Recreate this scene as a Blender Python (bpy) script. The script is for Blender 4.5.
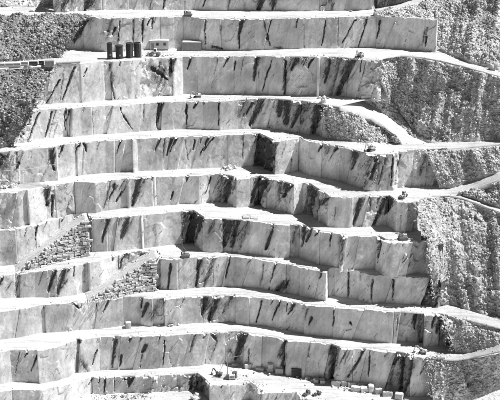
import bpy, math, random
import numpy as np
from mathutils import Vector, Matrix

for o in list(bpy.data.objects):
    bpy.data.objects.remove(o)
scene = bpy.context.scene
C = scene.collection
R = math.radians
rng = np.random.default_rng(7)
random.seed(7)

# ------------------------------------------------------------------ camera
DIST, DEP = 420.0, R(20)
cam_d = bpy.data.cameras.new('camera')
cam = bpy.data.objects.new('camera', cam_d); C.objects.link(cam)
cam_d.sensor_width = 36; cam_d.lens = 99.8
cam_d.clip_start = 1; cam_d.clip_end = 20000
CAM = np.array([0, -DIST * math.cos(DEP), DIST * math.sin(DEP)])
cam.location = CAM
cam.rotation_euler = (R(90) - DEP, 0, 0)
scene.camera = cam

# ------------------------------------------------------------------ light
SUN_EL, SUN_PHI = R(57), R(-1)          # from the right, a little behind the faces
w = bpy.data.worlds.new('World'); scene.world = w; w.use_nodes = True
nt = w.node_tree; nt.nodes.clear()
sky = nt.nodes.new('ShaderNodeTexSky'); sky.sky_type = 'NISHITA'; sky.sun_disc = False
sky.sun_elevation = SUN_EL
sky.sun_rotation = R(90) - SUN_PHI
sky.dust_density = 0.6; sky.altitude = 900
bw = nt.nodes.new('ShaderNodeSeparateColor')   # black and white film behind a red filter
bg = nt.nodes.new('ShaderNodeBackground'); bg.inputs[1].default_value = 0.05
out = nt.nodes.new('ShaderNodeOutputWorld')
nt.links.new(sky.outputs[0], bw.inputs[0]); nt.links.new(bw.outputs[0], bg.inputs[0])
nt.links.new(bg.outputs[0], out.inputs[0])
sl = bpy.data.lights.new('sun', 'SUN'); sl.energy = 4.8; sl.angle = R(0.5); sl.color = (1, 1, 1)
sun = bpy.data.objects.new('sun', sl); C.objects.link(sun)
sdir = Vector((math.cos(SUN_EL) * math.cos(SUN_PHI), math.cos(SUN_EL) * math.sin(SUN_PHI), math.sin(SUN_EL)))
sun.rotation_euler = sdir.to_track_quat('Z', 'Y').to_euler()
sun.location = sdir * 300
scene.cycles.max_bounces = 5; scene.cycles.diffuse_bounces = 4; scene.cycles.glossy_bounces = 2
vs = scene.view_settings
vs.view_transform = 'Standard'; vs.look = 'None'; vs.gamma = 1; vs.exposure = 0.36; vs.use_curve_mapping = False

# ------------------------------------------------------------------ numeric helpers
FPX = 99.8 / 36 * 500
SD, CD = math.sin(DEP), math.cos(DEP)
UP = np.array([0, SD, CD]); FW = np.array([0, CD, -SD])
def P(px, py, z):
    """point at height z on the line of sight of a photograph pixel"""
    px, py, z = np.broadcast_arrays(np.asarray(px, float), np.asarray(py, float), np.asarray(z, float))
    d = FW + ((px - 250) / FPX)[..., None] * np.array([1., 0, 0]) + ((200 - py) / FPX)[..., None] * UP
    t = (z - CAM[2]) / d[..., 2]
    return CAM + d * t[..., None]
def proj(v):
    r = v - CAM
    dp = r @ FW
    return 250 + FPX * r[..., 0] / dp, 200 - FPX * (r @ UP) / dp
def z_at_row(xy, py):
    """height at which the vertical line through xy meets picture row py"""
    k = (200 - py) / FPX
    y = xy[1] - CAM[1]
    # (y*SD + dz*CD) = k*(y*CD - dz*SD)
    return CAM[2] + y * (k * CD - SD) / (CD + k * SD)

def _h(ix, iy, iz, seed):
    h = (ix.astype(np.int64) * 374761393 + iy.astype(np.int64) * 668265263 + iz.astype(np.int64) * 2147483647 + seed * 1274126177) & 0xffffffff
    h = ((h ^ (h >> 13)) * 1274126177) & 0xffffffff
    h = ((h ^ (h >> 16)) * 2246822519) & 0xffffffff
    return ((h ^ (h >> 15)) & 0xffffff) / float(0xffffff)
def vnoise(p, seed=0):
    i = np.floor(p); f = p - i; i = i.astype(np.int64)
    f = f * f * (3 - 2 * f)
    res = 0
    for dx in (0, 1):
        wx = f[..., 0] if dx else 1 - f[..., 0]
        for dy in (0, 1):
            wy = f[..., 1] if dy else 1 - f[..., 1]
            for dz in (0, 1):
                wz = f[..., 2] if dz else 1 - f[..., 2]
                res = res + wx * wy * wz * _h(i[..., 0] + dx, i[..., 1] + dy, i[..., 2] + dz, seed)
    return res * 2 - 1
def fbm(p, octaves=4, seed=0, gain=0.5):
    a, s, r = 1.0, 0, 0
    for o in range(octaves):
        r = r + a * vnoise(p * (2.03 ** o), seed + o * 17); s += a; a *= gain
    return r / s
def cells(p, seed=0, tilt=None):
    """F1 distance and random of nearest cell, 3D"""
    i = np.floor(p).astype(np.int64)
    best = np.full(p.shape[:-1], 9.0); rnd = np.zeros(p.shape[:-1])
    for dx in (-1, 0, 1):
        for dy in (-1, 0, 1):
            for dz in (-1, 0, 1):
                c = i + np.array([dx, dy, dz])
                q = np.stack([c[..., a] + 0.1 + 0.8 * _h(c[..., 0], c[..., 1], c[..., 2], seed + a) for a in range(3)], -1)
                d = np.sqrt(((q - p) ** 2).sum(-1))
                m = d < best
                best = np.where(m, d, best)
                rnd = np.where(m, _h(c[..., 0], c[..., 1], c[..., 2], seed + 9), rnd)
                if tilt is not None:
                    g = sum((p[..., a] - q[..., a]) * (_h(c[..., 0], c[..., 1], c[..., 2], seed + 20 + a) - .5) for a in range(3))
                    tilt[...] = np.where(m, g, tilt)
    return best, rnd
def sstep(a, b, x):
    t = np.clip((x - a) / (b - a), 0, 1); return t * t * (3 - 2 * t)

# ------------------------------------------------------------------ object helpers
def raw_mesh(name, v, quads=None, tris=None, attrs=None, smooth=False):
    me = bpy.data.meshes.new(name)
    v = np.ascontiguousarray(v, dtype=np.float32).reshape(-1, 3)
    nq = 0 if quads is None else len(quads); ntr = 0 if tris is None else len(tris)
    loops = []
    if nq: loops.append(np.asarray(quads, dtype=np.int32).ravel())
    if ntr: loops.append(np.asarray(tris, dtype=np.int32).ravel())
    loops = np.concatenate(loops)
    starts = np.concatenate([np.arange(nq) * 4, nq * 4 + np.arange(ntr) * 3]).astype(np.int32)
    tot = np.concatenate([np.full(nq, 4), np.full(ntr, 3)]).astype(np.int32)
    me.vertices.add(len(v)); me.vertices.foreach_set('co', v.ravel())
    me.loops.add(len(loops)); me.loops.foreach_set('vertex_index', loops)
    me.polygons.add(nq + ntr); me.polygons.foreach_set('loop_start', starts); me.polygons.foreach_set('loop_total', tot)
    me.update(calc_edges=True)
    if smooth: me.polygons.foreach_set('use_smooth', np.ones(nq + ntr, dtype=bool))
    for k, a in (attrs or {}).items():
        at = me.attributes.new(k, 'FLOAT', 'POINT'); at.data.foreach_set('value', np.ascontiguousarray(a, dtype=np.float32).ravel())
    me.update()
    return me
def obj(name, me, mat=None, parent=None, loc=None):
    if mat is not None and not me.materials: me.materials.append(mat)
    o = bpy.data.objects.new(name, me); C.objects.link(o)
    if parent is not None: o.parent = parent
    if loc is not None: o.location = loc
    return o
def tag(o, label=None, cat=None, group=None, kind=None):
    if label: o['label'] = label
    if cat: o['category'] = cat
    if group: o['group'] = group
    if kind: o['kind'] = kind
    return o
def empty(name, loc, rz=0.0, label=None, cat=None, group=None):
    o = bpy.data.objects.new(name, None); C.objects.link(o)
    o.location = loc; o.rotation_euler = (0, 0, rz); o.empty_display_size = 0.5
    return tag(o, label, cat, group)
def gridq(nr, nc, flip=False):
    i = np.arange((nr - 1) * (nc - 1)); r, c = i // (nc - 1), i % (nc - 1)
    a = r * nc + c
    q = np.stack([a, a + nc, a + nc + 1, a + 1], 1)
    return q[:, ::-1] if flip else q
class MB:
    """collects small solids into one mesh"""
    def __init__(s): s.v = []; s.f = []
    def add(s, v, f):
        n = len(s.v); s.v += [tuple(x) for x in v]; s.f += [tuple(i + n for i in q) for q in f]; return s
    def box(s, c, d, rot=None, taper=1.0, bev=0.0):
        x, y, z = d[0] / 2, d[1] / 2, d[2] / 2
        V = []
        if bev <= 0:
            for sz in (-1, 1):
                k = taper if sz > 0 else 1
                V += [Vector((-x * k, -y * k, sz * z)), Vector((x * k, -y * k, sz * z)), Vector((x * k, y * k, sz * z)), Vector((-x * k, y * k, sz * z))]
            F = [(0, 3, 2, 1), (4, 5, 6, 7), (0, 1, 5, 4), (1, 2, 6, 5), (2, 3, 7, 6), (3, 0, 4, 7)]
        else:
            b = bev
            rings = [(-z, b), (-z + b, 0), (z - b, 0), (z, b)]
            for zz, ins in rings:
                k = taper if zz > 0 else 1
                X, Y = (x - ins) * k, (y - ins) * k
                V += [Vector((-X, -Y, zz)), Vector((X, -Y, zz)), Vector((X, Y, zz)), Vector((-X, Y, zz))]
            F = [(0, 3, 2, 1), (12, 13, 14, 15)]
            for r in range(3):
                for i in range(4):
                    j = (i + 1) % 4
                    F.append((r * 4 + i, r * 4 + j, r * 4 + 4 + j, r * 4 + 4 + i))
        if rot is not None: V = [rot @ q for q in V]
        c = Vector(c)
        return s.add([q + c for q in V], F)
    def tube(s, a, b, r0, r1=None, n=10, cap=True):
        a, b = Vector(a), Vector(b); r1 = r0 if r1 is None else r1
        q = (b - a).to_track_quat('Z', 'Y')
        V = []
        for p, r in ((a, r0), (b, r1)):
            V += [p + q @ Vector((r * math.cos(2 * math.pi * i / n), r * math.sin(2 * math.pi * i / n), 0)) for i in range(n)]
        F = [(i, (i + 1) % n, n + (i + 1) % n, n + i) for i in range(n)]
        if cap: F += [tuple(range(n - 1, -1, -1)), tuple(range(n, 2 * n))]
        return s.add(V, F)
    def lathe(s, prof, n=24, c=(0, 0, 0)):
        V = []
        for r, z in prof:
            V += [Vector((c[0] + r * math.cos(2 * math.pi * i / n), c[1] + r * math.sin(2 * math.pi * i / n), c[2] + z)) for i in range(n)]
        F = []
        for k in range(len(prof) - 1):
            F += [(k * n + i, k * n + (i + 1) % n, (k + 1) * n + (i + 1) % n, (k + 1) * n + i) for i in range(n)]
        return s.add(V, F)
    def prism(s, prof, y0, y1):
        """profile in x-z, extruded along y"""
        n = len(prof)
        V = [Vector((x, y0, z)) for x, z in prof] + [Vector((x, y1, z)) for x, z in prof]
        F = [tuple(range(n)), tuple(range(2 * n - 1, n - 1, -1))] + [(i, n + i, n + (i + 1) % n, (i + 1) % n) for i in range(n)]
        return s.add(V, F)
    def mesh(s, name):
        me = bpy.data.meshes.new(name); me.from_pydata([tuple(q) for q in s.v], [], s.f); me.update(); return me
    def build(s, name, mat, parent=None):
        return obj(name, s.mesh(name), mat, parent)
def copy_tree(o, parent=None):
    c = o.copy(); C.objects.link(c); c.parent = parent
    for ch in list(o.children):
        copy_tree(ch, c)
    return c

# ------------------------------------------------------------------ materials
def nodes(name, rough=0.85):
    m = bpy.data.materials.new(name); m.use_nodes = True
    n = m.node_tree.nodes; l = m.node_tree.links
    b = n['Principled BSDF']; b.inputs['Roughness'].default_value = rough
    if 'Specular IOR Level' in b.inputs: b.inputs['Specular IOR Level'].default_value = 0.25
    return m, n, l, b
def nd(n, t, **kw):
    x = n.new(t)
    for k, v in kw.items(): setattr(x, k, v)
    return x
def math_n(n, l, op, a, b=None, clamp=False):
    x = n.new('ShaderNodeMath'); x.operation = op; x.use_clamp = clamp
    for i, q in enumerate((a, b)):
        if q is None: continue
        if isinstance(q, (int, float)): x.inputs[i].default_value = q
        else: l.new(q, x.inputs[i])
    return x.outputs[0]
def noise_n(n, l, vec, scale, detail=6, rough=0.6, dist=0.0):
    x = n.new('ShaderNodeTexNoise'); x.inputs['Scale'].default_value = scale; x.inputs['Detail'].default_value = detail
    x.inputs['Roughness'].default_value = rough; x.inputs['Distortion'].default_value = dist
    l.new(vec, x.inputs['Vector']); return x.outputs['Fac']
def maprange(n, l, v, a, b, c, d):
    x = n.new('ShaderNodeMapRange'); x.inputs[1].default_value = a; x.inputs[2].default_value = b
    x.inputs[3].default_value = c; x.inputs[4].default_value = d; l.new(v, x.inputs[0]); return x.outputs[0]
def gray(n, l, v, b):
    c = n.new('ShaderNodeCombineColor'); [l.new(v, c.inputs[i]) for i in range(3)]
    l.new(c.outputs[0], b.inputs['Base Color'])
def bump(n, l, v, b, strength, dist):
    x = n.new('ShaderNodeBump'); x.inputs['Strength'].default_value = strength; x.inputs['Distance'].default_value = dist
    l.new(v, x.inputs['Height']); l.new(x.outputs[0], b.inputs['Normal'])

def mat_marble():
    m, n, l, b = nodes('marble_face', 0.75)
    geo = n.new('ShaderNodeNewGeometry'); pos = geo.outputs['Position']
    # veins lean to the upper right: stretch along that direction
    mp = n.new('ShaderNodeMapping'); mp.vector_type = 'TEXTURE'
    mp.inputs['Rotation'].default_value = (0, R(24), 0); mp.inputs['Scale'].default_value = (1, 2.0, 5.0)
    l.new(pos, mp.inputs['Vector'])
    vein = noise_n(n, l, mp.outputs[0], 0.42, 5, 0.6, 0.9)
    fine = noise_n(n, l, mp.outputs[0], 2.4, 5, 0.7, 0.5)
    mpv = n.new('ShaderNodeMapping'); mpv.vector_type = 'TEXTURE'; mpv.inputs['Scale'].default_value = (1, 1, 9.0)
    l.new(pos, mpv.inputs['Vector'])
    drip = noise_n(n, l, mpv.outputs[0], 1.1, 5, 0.65)
    cloud = noise_n(n, l, pos, 0.14, 4, 0.6)
    spk = noise_n(n, l, pos, 2.4, 6, 0.75)
    at = n.new('ShaderNodeAttribute'); at.attribute_name = 'stain_shade'
    tn = n.new('ShaderNodeAttribute'); tn.attribute_name = 'tone'
    v = maprange(n, l, cloud, 0.36, 0.62, 0.72, 1.06)
    v = math_n(n, l, 'MULTIPLY', v, maprange(n, l, vein, 0.34, 0.56, 0.78, 1.03))
    v = math_n(n, l, 'MULTIPLY', v, maprange(n, l, fine, 0.3, 0.55, 0.91, 1.02))
    v = math_n(n, l, 'MULTIPLY', v, maprange(n, l, drip, 0.3, 0.6, 0.84, 1.03))
    v = math_n(n, l, 'MULTIPLY', v, maprange(n, l, spk, 0.3, 0.55, 0.88, 1.03))
    v = math_n(n, l, 'MULTIPLY', v, tn.outputs['Fac'])
    # ragged dark stone and painted shade: a soft field broken up by grain along the seams
    f = at.outputs['Fac']
    e = math_n(n, l, 'ADD', f, math_n(n, l, 'MULTIPLY', math_n(n, l, 'SUBTRACT', fine, 0.5), 2.0))
    e = math_n(n, l, 'ADD', e, math_n(n, l, 'MULTIPLY', math_n(n, l, 'SUBTRACT', spk, 0.5), 1.3))
    s_ = maprange(n, l, e, 0.50, 0.76, 0.0, 0.93)
    s_ = math_n(n, l, 'MULTIPLY', s_, maprange(n, l, f, 0.10, 0.34, 0.0, 1.0))
    halo = maprange(n, l, math_n(n, l, 'ADD', f, math_n(n, l, 'MULTIPLY', math_n(n, l, 'SUBTRACT', vein, 0.5), 0.8)), 0.0, 0.75, 1.0, 0.55)
    v = math_n(n, l, 'MULTIPLY', v, halo)
    # thin natural dark cracks, only here and there
    ck = noise_n(n, l, mp.outputs[0], 0.8, 3, 0.55, 1.4)
    c1 = maprange(n, l, math_n(n, l, 'ABSOLUTE', math_n(n, l, 'SUBTRACT', ck, 0.5)), 0.0, 0.008, 0.75, 0.0)
    c2 = noise_n(n, l, pos, 0.22, 2, 0.5)
    c1 = math_n(n, l, 'MULTIPLY', c1, maprange(n, l, c2, 0.52, 0.60, 0.0, 1.0))
    s_ = math_n(n, l, 'MAXIMUM', s_, c1)
    mph = n.new('ShaderNodeMapping'); mph.vector_type = 'TEXTURE'; mph.inputs['Rotation'].default_value = (0, R(32), 0); mph.inputs['Scale'].default_value = (1, 1.5, 7.0)
    l.new(pos, mph.inputs['Vector'])
    hn = noise_n(n, l, mph.outputs[0], 1.9, 4, 0.6, 0.8)
    h1 = maprange(n, l, hn, 0.33, 0.40, 0.8, 0.0)
    hz_ = noise_n(n, l, pos, 0.13, 3, 0.6)
    h1 = math_n(n, l, 'MULTIPLY', h1, maprange(n, l, hz_, 0.46, 0.60, 0.12, 1.0))
    s_ = math_n(n, l, 'MAXIMUM', s_, h1)
    pit = maprange(n, l, spk, 0.30, 0.37, 0.7, 0.0)
    pit = math_n(n, l, 'MULTIPLY', pit, maprange(n, l, c2, 0.40, 0.56, 1.0, 0.15))
    s_ = math_n(n, l, 'MAXIMUM', s_, pit)
    dark = maprange(n, l, spk, 0.38, 0.7, 0.02, 0.11)
    mx = n.new('ShaderNodeMix'); mx.data_type = 'FLOAT'
    l.new(s_, mx.inputs[0]); l.new(v, mx.inputs[2]); l.new(dark, mx.inputs[3])
    gray(n, l, mx.outputs[0], b)
    h = math_n(n, l, 'ADD', fine, math_n(n, l, 'MULTIPLY', spk, 0.6))
    bump(n, l, h, b, 0.5, 0.18)
    return m
def mat_dust(name, lo, hi, bs=0.4):
    m, n, l, b = nodes(name, 0.95)
    geo = n.new('ShaderNodeNewGeometry'); pos = geo.outputs['Position']
    a = noise_n(n, l, pos, 0.12, 6, 0.6); c = noise_n(n, l, pos, 1.6, 8, 0.75)
    mp = n.new('ShaderNodeMapping'); mp.vector_type = 'TEXTURE'; mp.inputs['Scale'].default_value = (9, 1, 1); l.new(pos, mp.inputs['Vector'])
    t = noise_n(n, l, mp.outputs[0], 0.9, 5, 0.6)
    at = n.new('ShaderNodeAttribute'); at.attribute_name = 'greyed'
    v = maprange(n, l, a, 0.3, 0.7, lo, hi)
    v = math_n(n, l, 'MULTIPLY', v, maprange(n, l, c, 0.3, 0.55, 0.74, 1.03))
    v = math_n(n, l, 'MULTIPLY', v, maprange(n, l, t, 0.36, 0.5, 0.76, 1.0))
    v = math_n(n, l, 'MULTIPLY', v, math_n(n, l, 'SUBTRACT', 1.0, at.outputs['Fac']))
    gray(n, l, v, b); bump(n, l, c, b, bs, 0.25)
    return m
def mat_rock(name, lo, hi, sc=1.0):
    m, n, l, b = nodes(name, 0.9)
    geo = n.new('ShaderNodeNewGeometry'); pos = geo.outputs['Position']
    a = noise_n(n, l, pos, 0.09 * sc, 6, 0.65); c = noise_n(n, l, pos, 1.1 * sc, 8, 0.75); d = noise_n(n, l, pos, 4.0 * sc, 6, 0.7)
    v = maprange(n, l, a, 0.35, 0.65, lo, hi)
    v = math_n(n, l, 'MULTIPLY', v, maprange(n, l, c, 0.32, 0.6, 0.6, 1.15))
    v = math_n(n, l, 'MULTIPLY', v, maprange(n, l, d, 0.32, 0.62, 0.75, 1.1))
    at = n.new('ShaderNodeAttribute'); at.attribute_name = 'tone'
    v = math_n(n, l, 'MULTIPLY', v, at.outputs['Fac'])
    for sc_, lo_, hi_ in ((1.5, .82, 1.14), (3.6, .78, 1.16)):
        vo = n.new('ShaderNodeTexVoronoi'); vo.inputs['Scale'].default_value = sc_ * sc; l.new(pos, vo.inputs['Vector'])
        sx = n.new('ShaderNodeSeparateColor'); l.new(vo.outputs['Color'], sx.inputs[0])
        v = math_n(n, l, 'MULTIPLY', v, maprange(n, l, sx.outputs[0], 0, 1, lo_, hi_))
        v = math_n(n, l, 'MULTIPLY', v, maprange(n, l, vo.outputs['Distance'], .5, .8, 1.0, .7))
    gray(n, l, v, b)
    bump(n, l, math_n(n, l, 'ADD', c, d), b, 0.35, 0.12)
    return m
def mat_block(name, lo, hi):
    m, n, l, b = nodes(name, 0.85)
    tc = n.new('ShaderNodeTexCoord'); oi = n.new('ShaderNodeObjectInfo')
    c = noise_n(n, l, tc.outputs['Object'], 1.7, 8, 0.7); d = noise_n(n, l, tc.outputs['Object'], 6, 6, 0.7)
    v = maprange(n, l, oi.outputs['Random'], 0, 1, lo, hi)
    v = math_n(n, l, 'MULTIPLY', v, maprange(n, l, c, 0.32, 0.6, 0.72, 1.06))
    v = math_n(n, l, 'MULTIPLY', v, maprange(n, l, d, 0.3, 0.6, 0.85, 1.05))
    gray(n, l, v, b); bump(n, l, c, b, 0.6, 0.2)
    return m
def mat_paint(name, g, rough=0.5, metal=0.0, wear=0.25):
    m, n, l, b = nodes(name, rough)
    tc = n.new('ShaderNodeTexCoord')
    c = noise_n(n, l, tc.outputs['Object'], 1.3, 8, 0.7); d = noise_n(n, l, tc.outputs['Object'], 9, 6, 0.7)
    v = math_n(n, l, 'MULTIPLY', maprange(n, l, c, 0.3, 0.7, g * (1 - wear), g * (1 + wear)), maprange(n, l, d, 0.3, 0.7, 0.85, 1.12))
    gray(n, l, v, b); b.inputs['Metallic'].default_value = metal
    return m
def mat_glass(name):
    m, n, l, b = nodes(name, 0.08); b.inputs['Base Color'].default_value = (0.03, 0.03, 0.03, 1)
    b.inputs['Specular IOR Level'].default_value = 0.6
    return m
M_MARBLE = mat_marble()
M_DUST = mat_dust('ledge_dust', 0.55, 0.68)
M_ROAD = mat_dust('road_dust', 0.52, 0.66, 0.6)
M_RAMP = mat_dust('ramp_gravel', 0.58, 0.68, 0.6)
M_LOOSE = mat_rock('loose_stone', 0.72, 0.94)
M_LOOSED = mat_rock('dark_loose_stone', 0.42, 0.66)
M_RUB = mat_rock('scree_rock', 0.50, 0.70)  # scree sheets stay darker than their loose stone to paint gravel shadows
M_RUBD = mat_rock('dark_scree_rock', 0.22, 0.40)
M_CORE = mat_rock('rock_core', 0.20, 0.28)
M_BLOCK = mat_block('cut_block', 0.50, 0.76)
M_STONE = mat_block('wall_stone', 0.46, 0.68)
M_BOULD = mat_block('boulder', 0.55, 0.75)
M_DBOULD = mat_block('dark_boulder', 0.20, 0.34)
M_BLACK = mat_paint('blackened_steel', 0.045, 0.55, 0.0, 0.5)
M_STEEL = mat_paint('grey_steel', 0.22, 0.5)
M_WHITE = mat_paint('white_sheet', 0.62, 0.5, 0, 0.12)
M_GREYP = mat_paint('grey_sheet', 0.33, 0.5)
M_MACH = mat_paint('machine_paint', 0.5, 0.45)
M_MACHD = mat_paint('dark_machine_paint', 0.15, 0.5)
M_TRACK = mat_paint('track_rubber', 0.15, 0.8)
M_CONC = mat_paint('concrete', 0.26, 0.9)
M_GLASS = mat_glass('dark_glass')

# ------------------------------------------------------------------ traced bench lines
FACES = 'ABCDEFGHIJK'
CREST = {
 'A': [(-90,-16),(60,-18),(120,-20),(200,-20),(300,-19),(372,-20),(400,-24)],
 'B': [(-90,17),(0,15),(50,15),(85,15.5),(104,18),(119,18),(133,17.6),(160,16.6),(183,16.4),(205,18),(239,19),(271,18.8),(304,18),(338,17),(377,16),(400,17),(426,19),(434,20),(441,20.4)],
 'C': [(20,67),(50,65),(80,63.5),(104,61),(130,60),(150,58.2),(173,57.5),(182,56.5),(214,56.5),(256,56),(300,56.5),(338,57),(350,58.5),(366,60),(378,60.5),(384,60)],
 'D': [(0,117),(27,112),(40,110),(64.5,108),(66.5,108.6),(80,107),(113,105.2),(143,103),(157,102.2),(186,101),(218,101.4),(238,99.8),(258,98.4),(270,98.5),(300,101),(318,103.6),(326,106),(336,106)],
 'E': [(-90,158),(0,152),(15,150.4),(30,149),(56,147),(58,145.6),(76,143),(84,142),(105,140),(132,139.4),(136,138.4),(160,137.4),(200,136),(240,134.2),(258,133.6),(275,141.5),(286,140),(299,137.8),(310,141.5),(325,144),(340,146.5),(352,150),(366,154),(380,155),(394,154),(398,151),(414,150),(440,148.6),(447,148)],
 'F': [(-90,200),(0,192.5),(18,192),(27,190),(45,186.5),(54,185),(75,181.8),(95,182.2),(107,180.4),(127,178.6),(130,178),(152,176.6),(155,175.8),(186,175),(200,176),(210,173.6),(219,173.8),(230,176),(236,179),(250,177.4),(259,176),(267,179),(280,181),(294,185),(303,182.6),(309,184),(319,190.5),(328,196.6),(350,197.8),(370,196.4),(388,195.6),(397,202),(406,202.4),(420,201)],
 'G': [(-90,238),(0,230.5),(16,229),(35,224.6),(60,217.4),(75,213.6),(88,213.4),(92,218.4),(107,218.4),(140,215),(142,214.2),(166,212),(181,210.8),(192,210.4),(203,218),(222,218.6),(250,221),(263,222.3),(276,224.4),(300,224.6),(310,228),(320,231.6),(340,233.8),(343,237),(378,236.2),(386,240.5),(392,242),(420,241),(434,242.5),(440,245),(448,247)],
 'H': [(-90,288),(0,276),(15,274),(35,271),(56,269.6),(75,266),(85,263.4),(100,260),(118,255),(140,250.6),(157,250.2),(160,258),(176,259.2),(200,257),(228,256),(252,258),(275,262),(286,264),(300,267),(318,270.6),(326,272.8),(329,268.6),(335,267),(348,269.6),(360,271.4),(373,275),(394,275.6),(412,277),(437,278),(447,281)],
 'I': [(-90,330),(0,312),(20,309),(44,304.4),(75,302),(99,300.2),(123,297),(140,297.4),(152,299),(164,298.2),(185,297),(203,296),(236,295),(250,296.8),(275,299.5),(305,304.6),(334,307),(364,309),(394,312),(410,313),(425,314),(440,314),(452,317),(462,322)],
 'J': [(-90,362),(0,352),(10,350.4),(37,350),(55,346.4),(76,339),(80,339.4),(99,337.2),(115,336.2),(141,336),(163,335),(191,333.6),(225,332),(240,331.6),(252,334.4),(276,337.4),(284,340),(309,342),(330,344.4),(341,348.4),(366,348.6),(396,352),(403,353.4),(411,358),(424,358.4),(432,357),(440,360)],
 'K': [(-90,402),(0,392),(12,390),(43,390),(70,384),(92,377.2),(115,377),(150,376),(180,375),(196,373.4),(203,379),(209,385.4),(230,385.2),(250,384),(257,389),(262,393),(292,392),(296,391.4),(301,399),(320,403),(380,404),(600,412)],
}
COLS = np.array([0, 100, 200, 300, 400.])
HT = {  # picture height of each face at the five columns
 'A': [30, 30, 30, 30, 30], 'B': [34, 34, 31.5, 30.5, 32], 'C': [38, 39, 37.2, 39, 38.5], 'D': [30, 28, 27.6, 31.6, 31.6],
 'E': [34, 32.5, 32.3, 33, 36.5], 'F': [36.5, 30, 28, 30, 29.5], 'G': [35, 33, 33, 32.6, 32.5], 'H': [22.5, 31, 30.4, 28.6, 27.5],
 'I': [27.5, 28, 26.5, 29, 31], 'J': [32, 33, 31.6, 35, 38], 'K': [15, 16, 16, 16, 16]}
def crest_y(f, px):
    a = np.array(CREST[f], float); return np.interp(px, a[:, 0], a[:, 1])
# level heights: Z[k] is the height of the ledge whose front edge is the crest of face k
Z = {5: np.full(5, 7.2)}
for k in range(5, 11):
    f = FACES[k]; zz = []
    for i, c in enumerate(COLS):
        y = crest_y(f, c); p = P(c, y, Z[k][i]); zz.append(z_at_row(p, y + HT[f][i]))
    Z[k + 1] = np.array(zz)
for k in range(4, -1, -1):
    f = FACES[k]; zz = []
    for i, c in enumerate(COLS):
        y = crest_y(f, c); p = P(c, y + HT[f][i], Z[k + 1][i]); zz.append(z_at_row(p, y))
    Z[k] = np.array(zz)
def ZL(k, px): return np.interp(px, COLS, Z[k])

def resample(v, step):
    d = np.sqrt((np.diff(v[:, :2], axis=0) ** 2).sum(1)); s = np.concatenate([[0], np.cumsum(d)])
    return s
class Crest:
    def __init__(self, f):
        self.f = f; k = FACES.index(f); self.k = k
        a = np.array(CREST[f], float); self.px = a[:, 0]
        self.v = P(a[:, 0], a[:, 1], ZL(k, a[:, 0]))
        d = np.sqrt((np.diff(self.v[:, :2], axis=0) ** 2).sum(1)); self.s = np.concatenate([[0], np.cumsum(d)])
        t = np.diff(self.v[:, :2], axis=0) / d[:, None]
        self.nseg = np.stack([t[:, 1], -t[:, 0]], 1)
    def s_of_px(self, px): return np.interp(px, self.px, self.s)
    def px_of_s(self, s): return np.interp(s, self.s, self.px)
    def at_s(self, s): return np.stack([np.interp(s, self.s, self.v[:, i]) for i in range(3)], -1)
    def at_px(self, px): return self.at_s(self.s_of_px(px))
    def normal(self, s, r=0.5):
        n = 0
        for o in np.linspace(-r, r, 5):
            i = np.clip(np.searchsorted(self.s, np.asarray(s) + o, side='right') - 1, 0, len(self.nseg) - 1)
            n = n + self.nseg[i]
        return n / np.linalg.norm(n, axis=-1, keepdims=True)
CR = {f: Crest(f) for f in FACES}

# where the cut face of each bench runs, and its upright joints
SPAN = {'A': (52, 392), 'B': (46, 437), 'C': (24, 382), 'D': (4, 335), 'E': (-88, 446), 'F': (-88, 419), 'G': (-88, 437), 'H': (-88, 441), 'I': (-88, 461), 'J': (-88, 439), 'K': (-88, 420)}
JOINT = {
 'A': [60,78,101,128,150,166,200,228,244,262,280,320,331,352,376],
 'B': [60,83,104,119,133,144,160,174,183,205,221,239,271,304,338,377,426],
 'C': [52,80,104,111,142,172,182,197,214,234,256,285,317.5,320,348,366],
 'D': [30,65,72,92,113,143,157,162,186,203,219,238,258,274,290,301,318,326],
 'E': [-40,8,19,56,76,84,115,126,132,136,162,171,185,200,214,228,243,258,275,299,322,340,352,366,380,393,414,428],
 'F': [-40,18,27,45,54,75,84,107,121,127,152,185,200,219,236,250,259,267,280,294,309,319,328,354,370,388,397,408],
 'G': [-40,16,35,60,88,92,107,118,140,166,181,192,203,222,238,250,263,276,290,300,320,340,343,348,360,378,392,412,434],
 'H': [-40,15,20,48,56,84,88,118,157,160,170,178,198,213,228,252,275,286,300,320,329,335,348,360,373,394,412,430],
 'I': [-40,20,44,73,99,123,140,152,164,180,203,214,236,250,262,276,305,334,364,394,401,416,424,440],
 'J': [-40,10,37,76,80,99,115,121,142,165,191,210,225,244,262,283,287,309,330,341,353,368,396,403,411,424,432],
 'K': [-40,12,43,70,92,106,114,130,150,180,196,209,230,257,262,292,301,340,380]}
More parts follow.
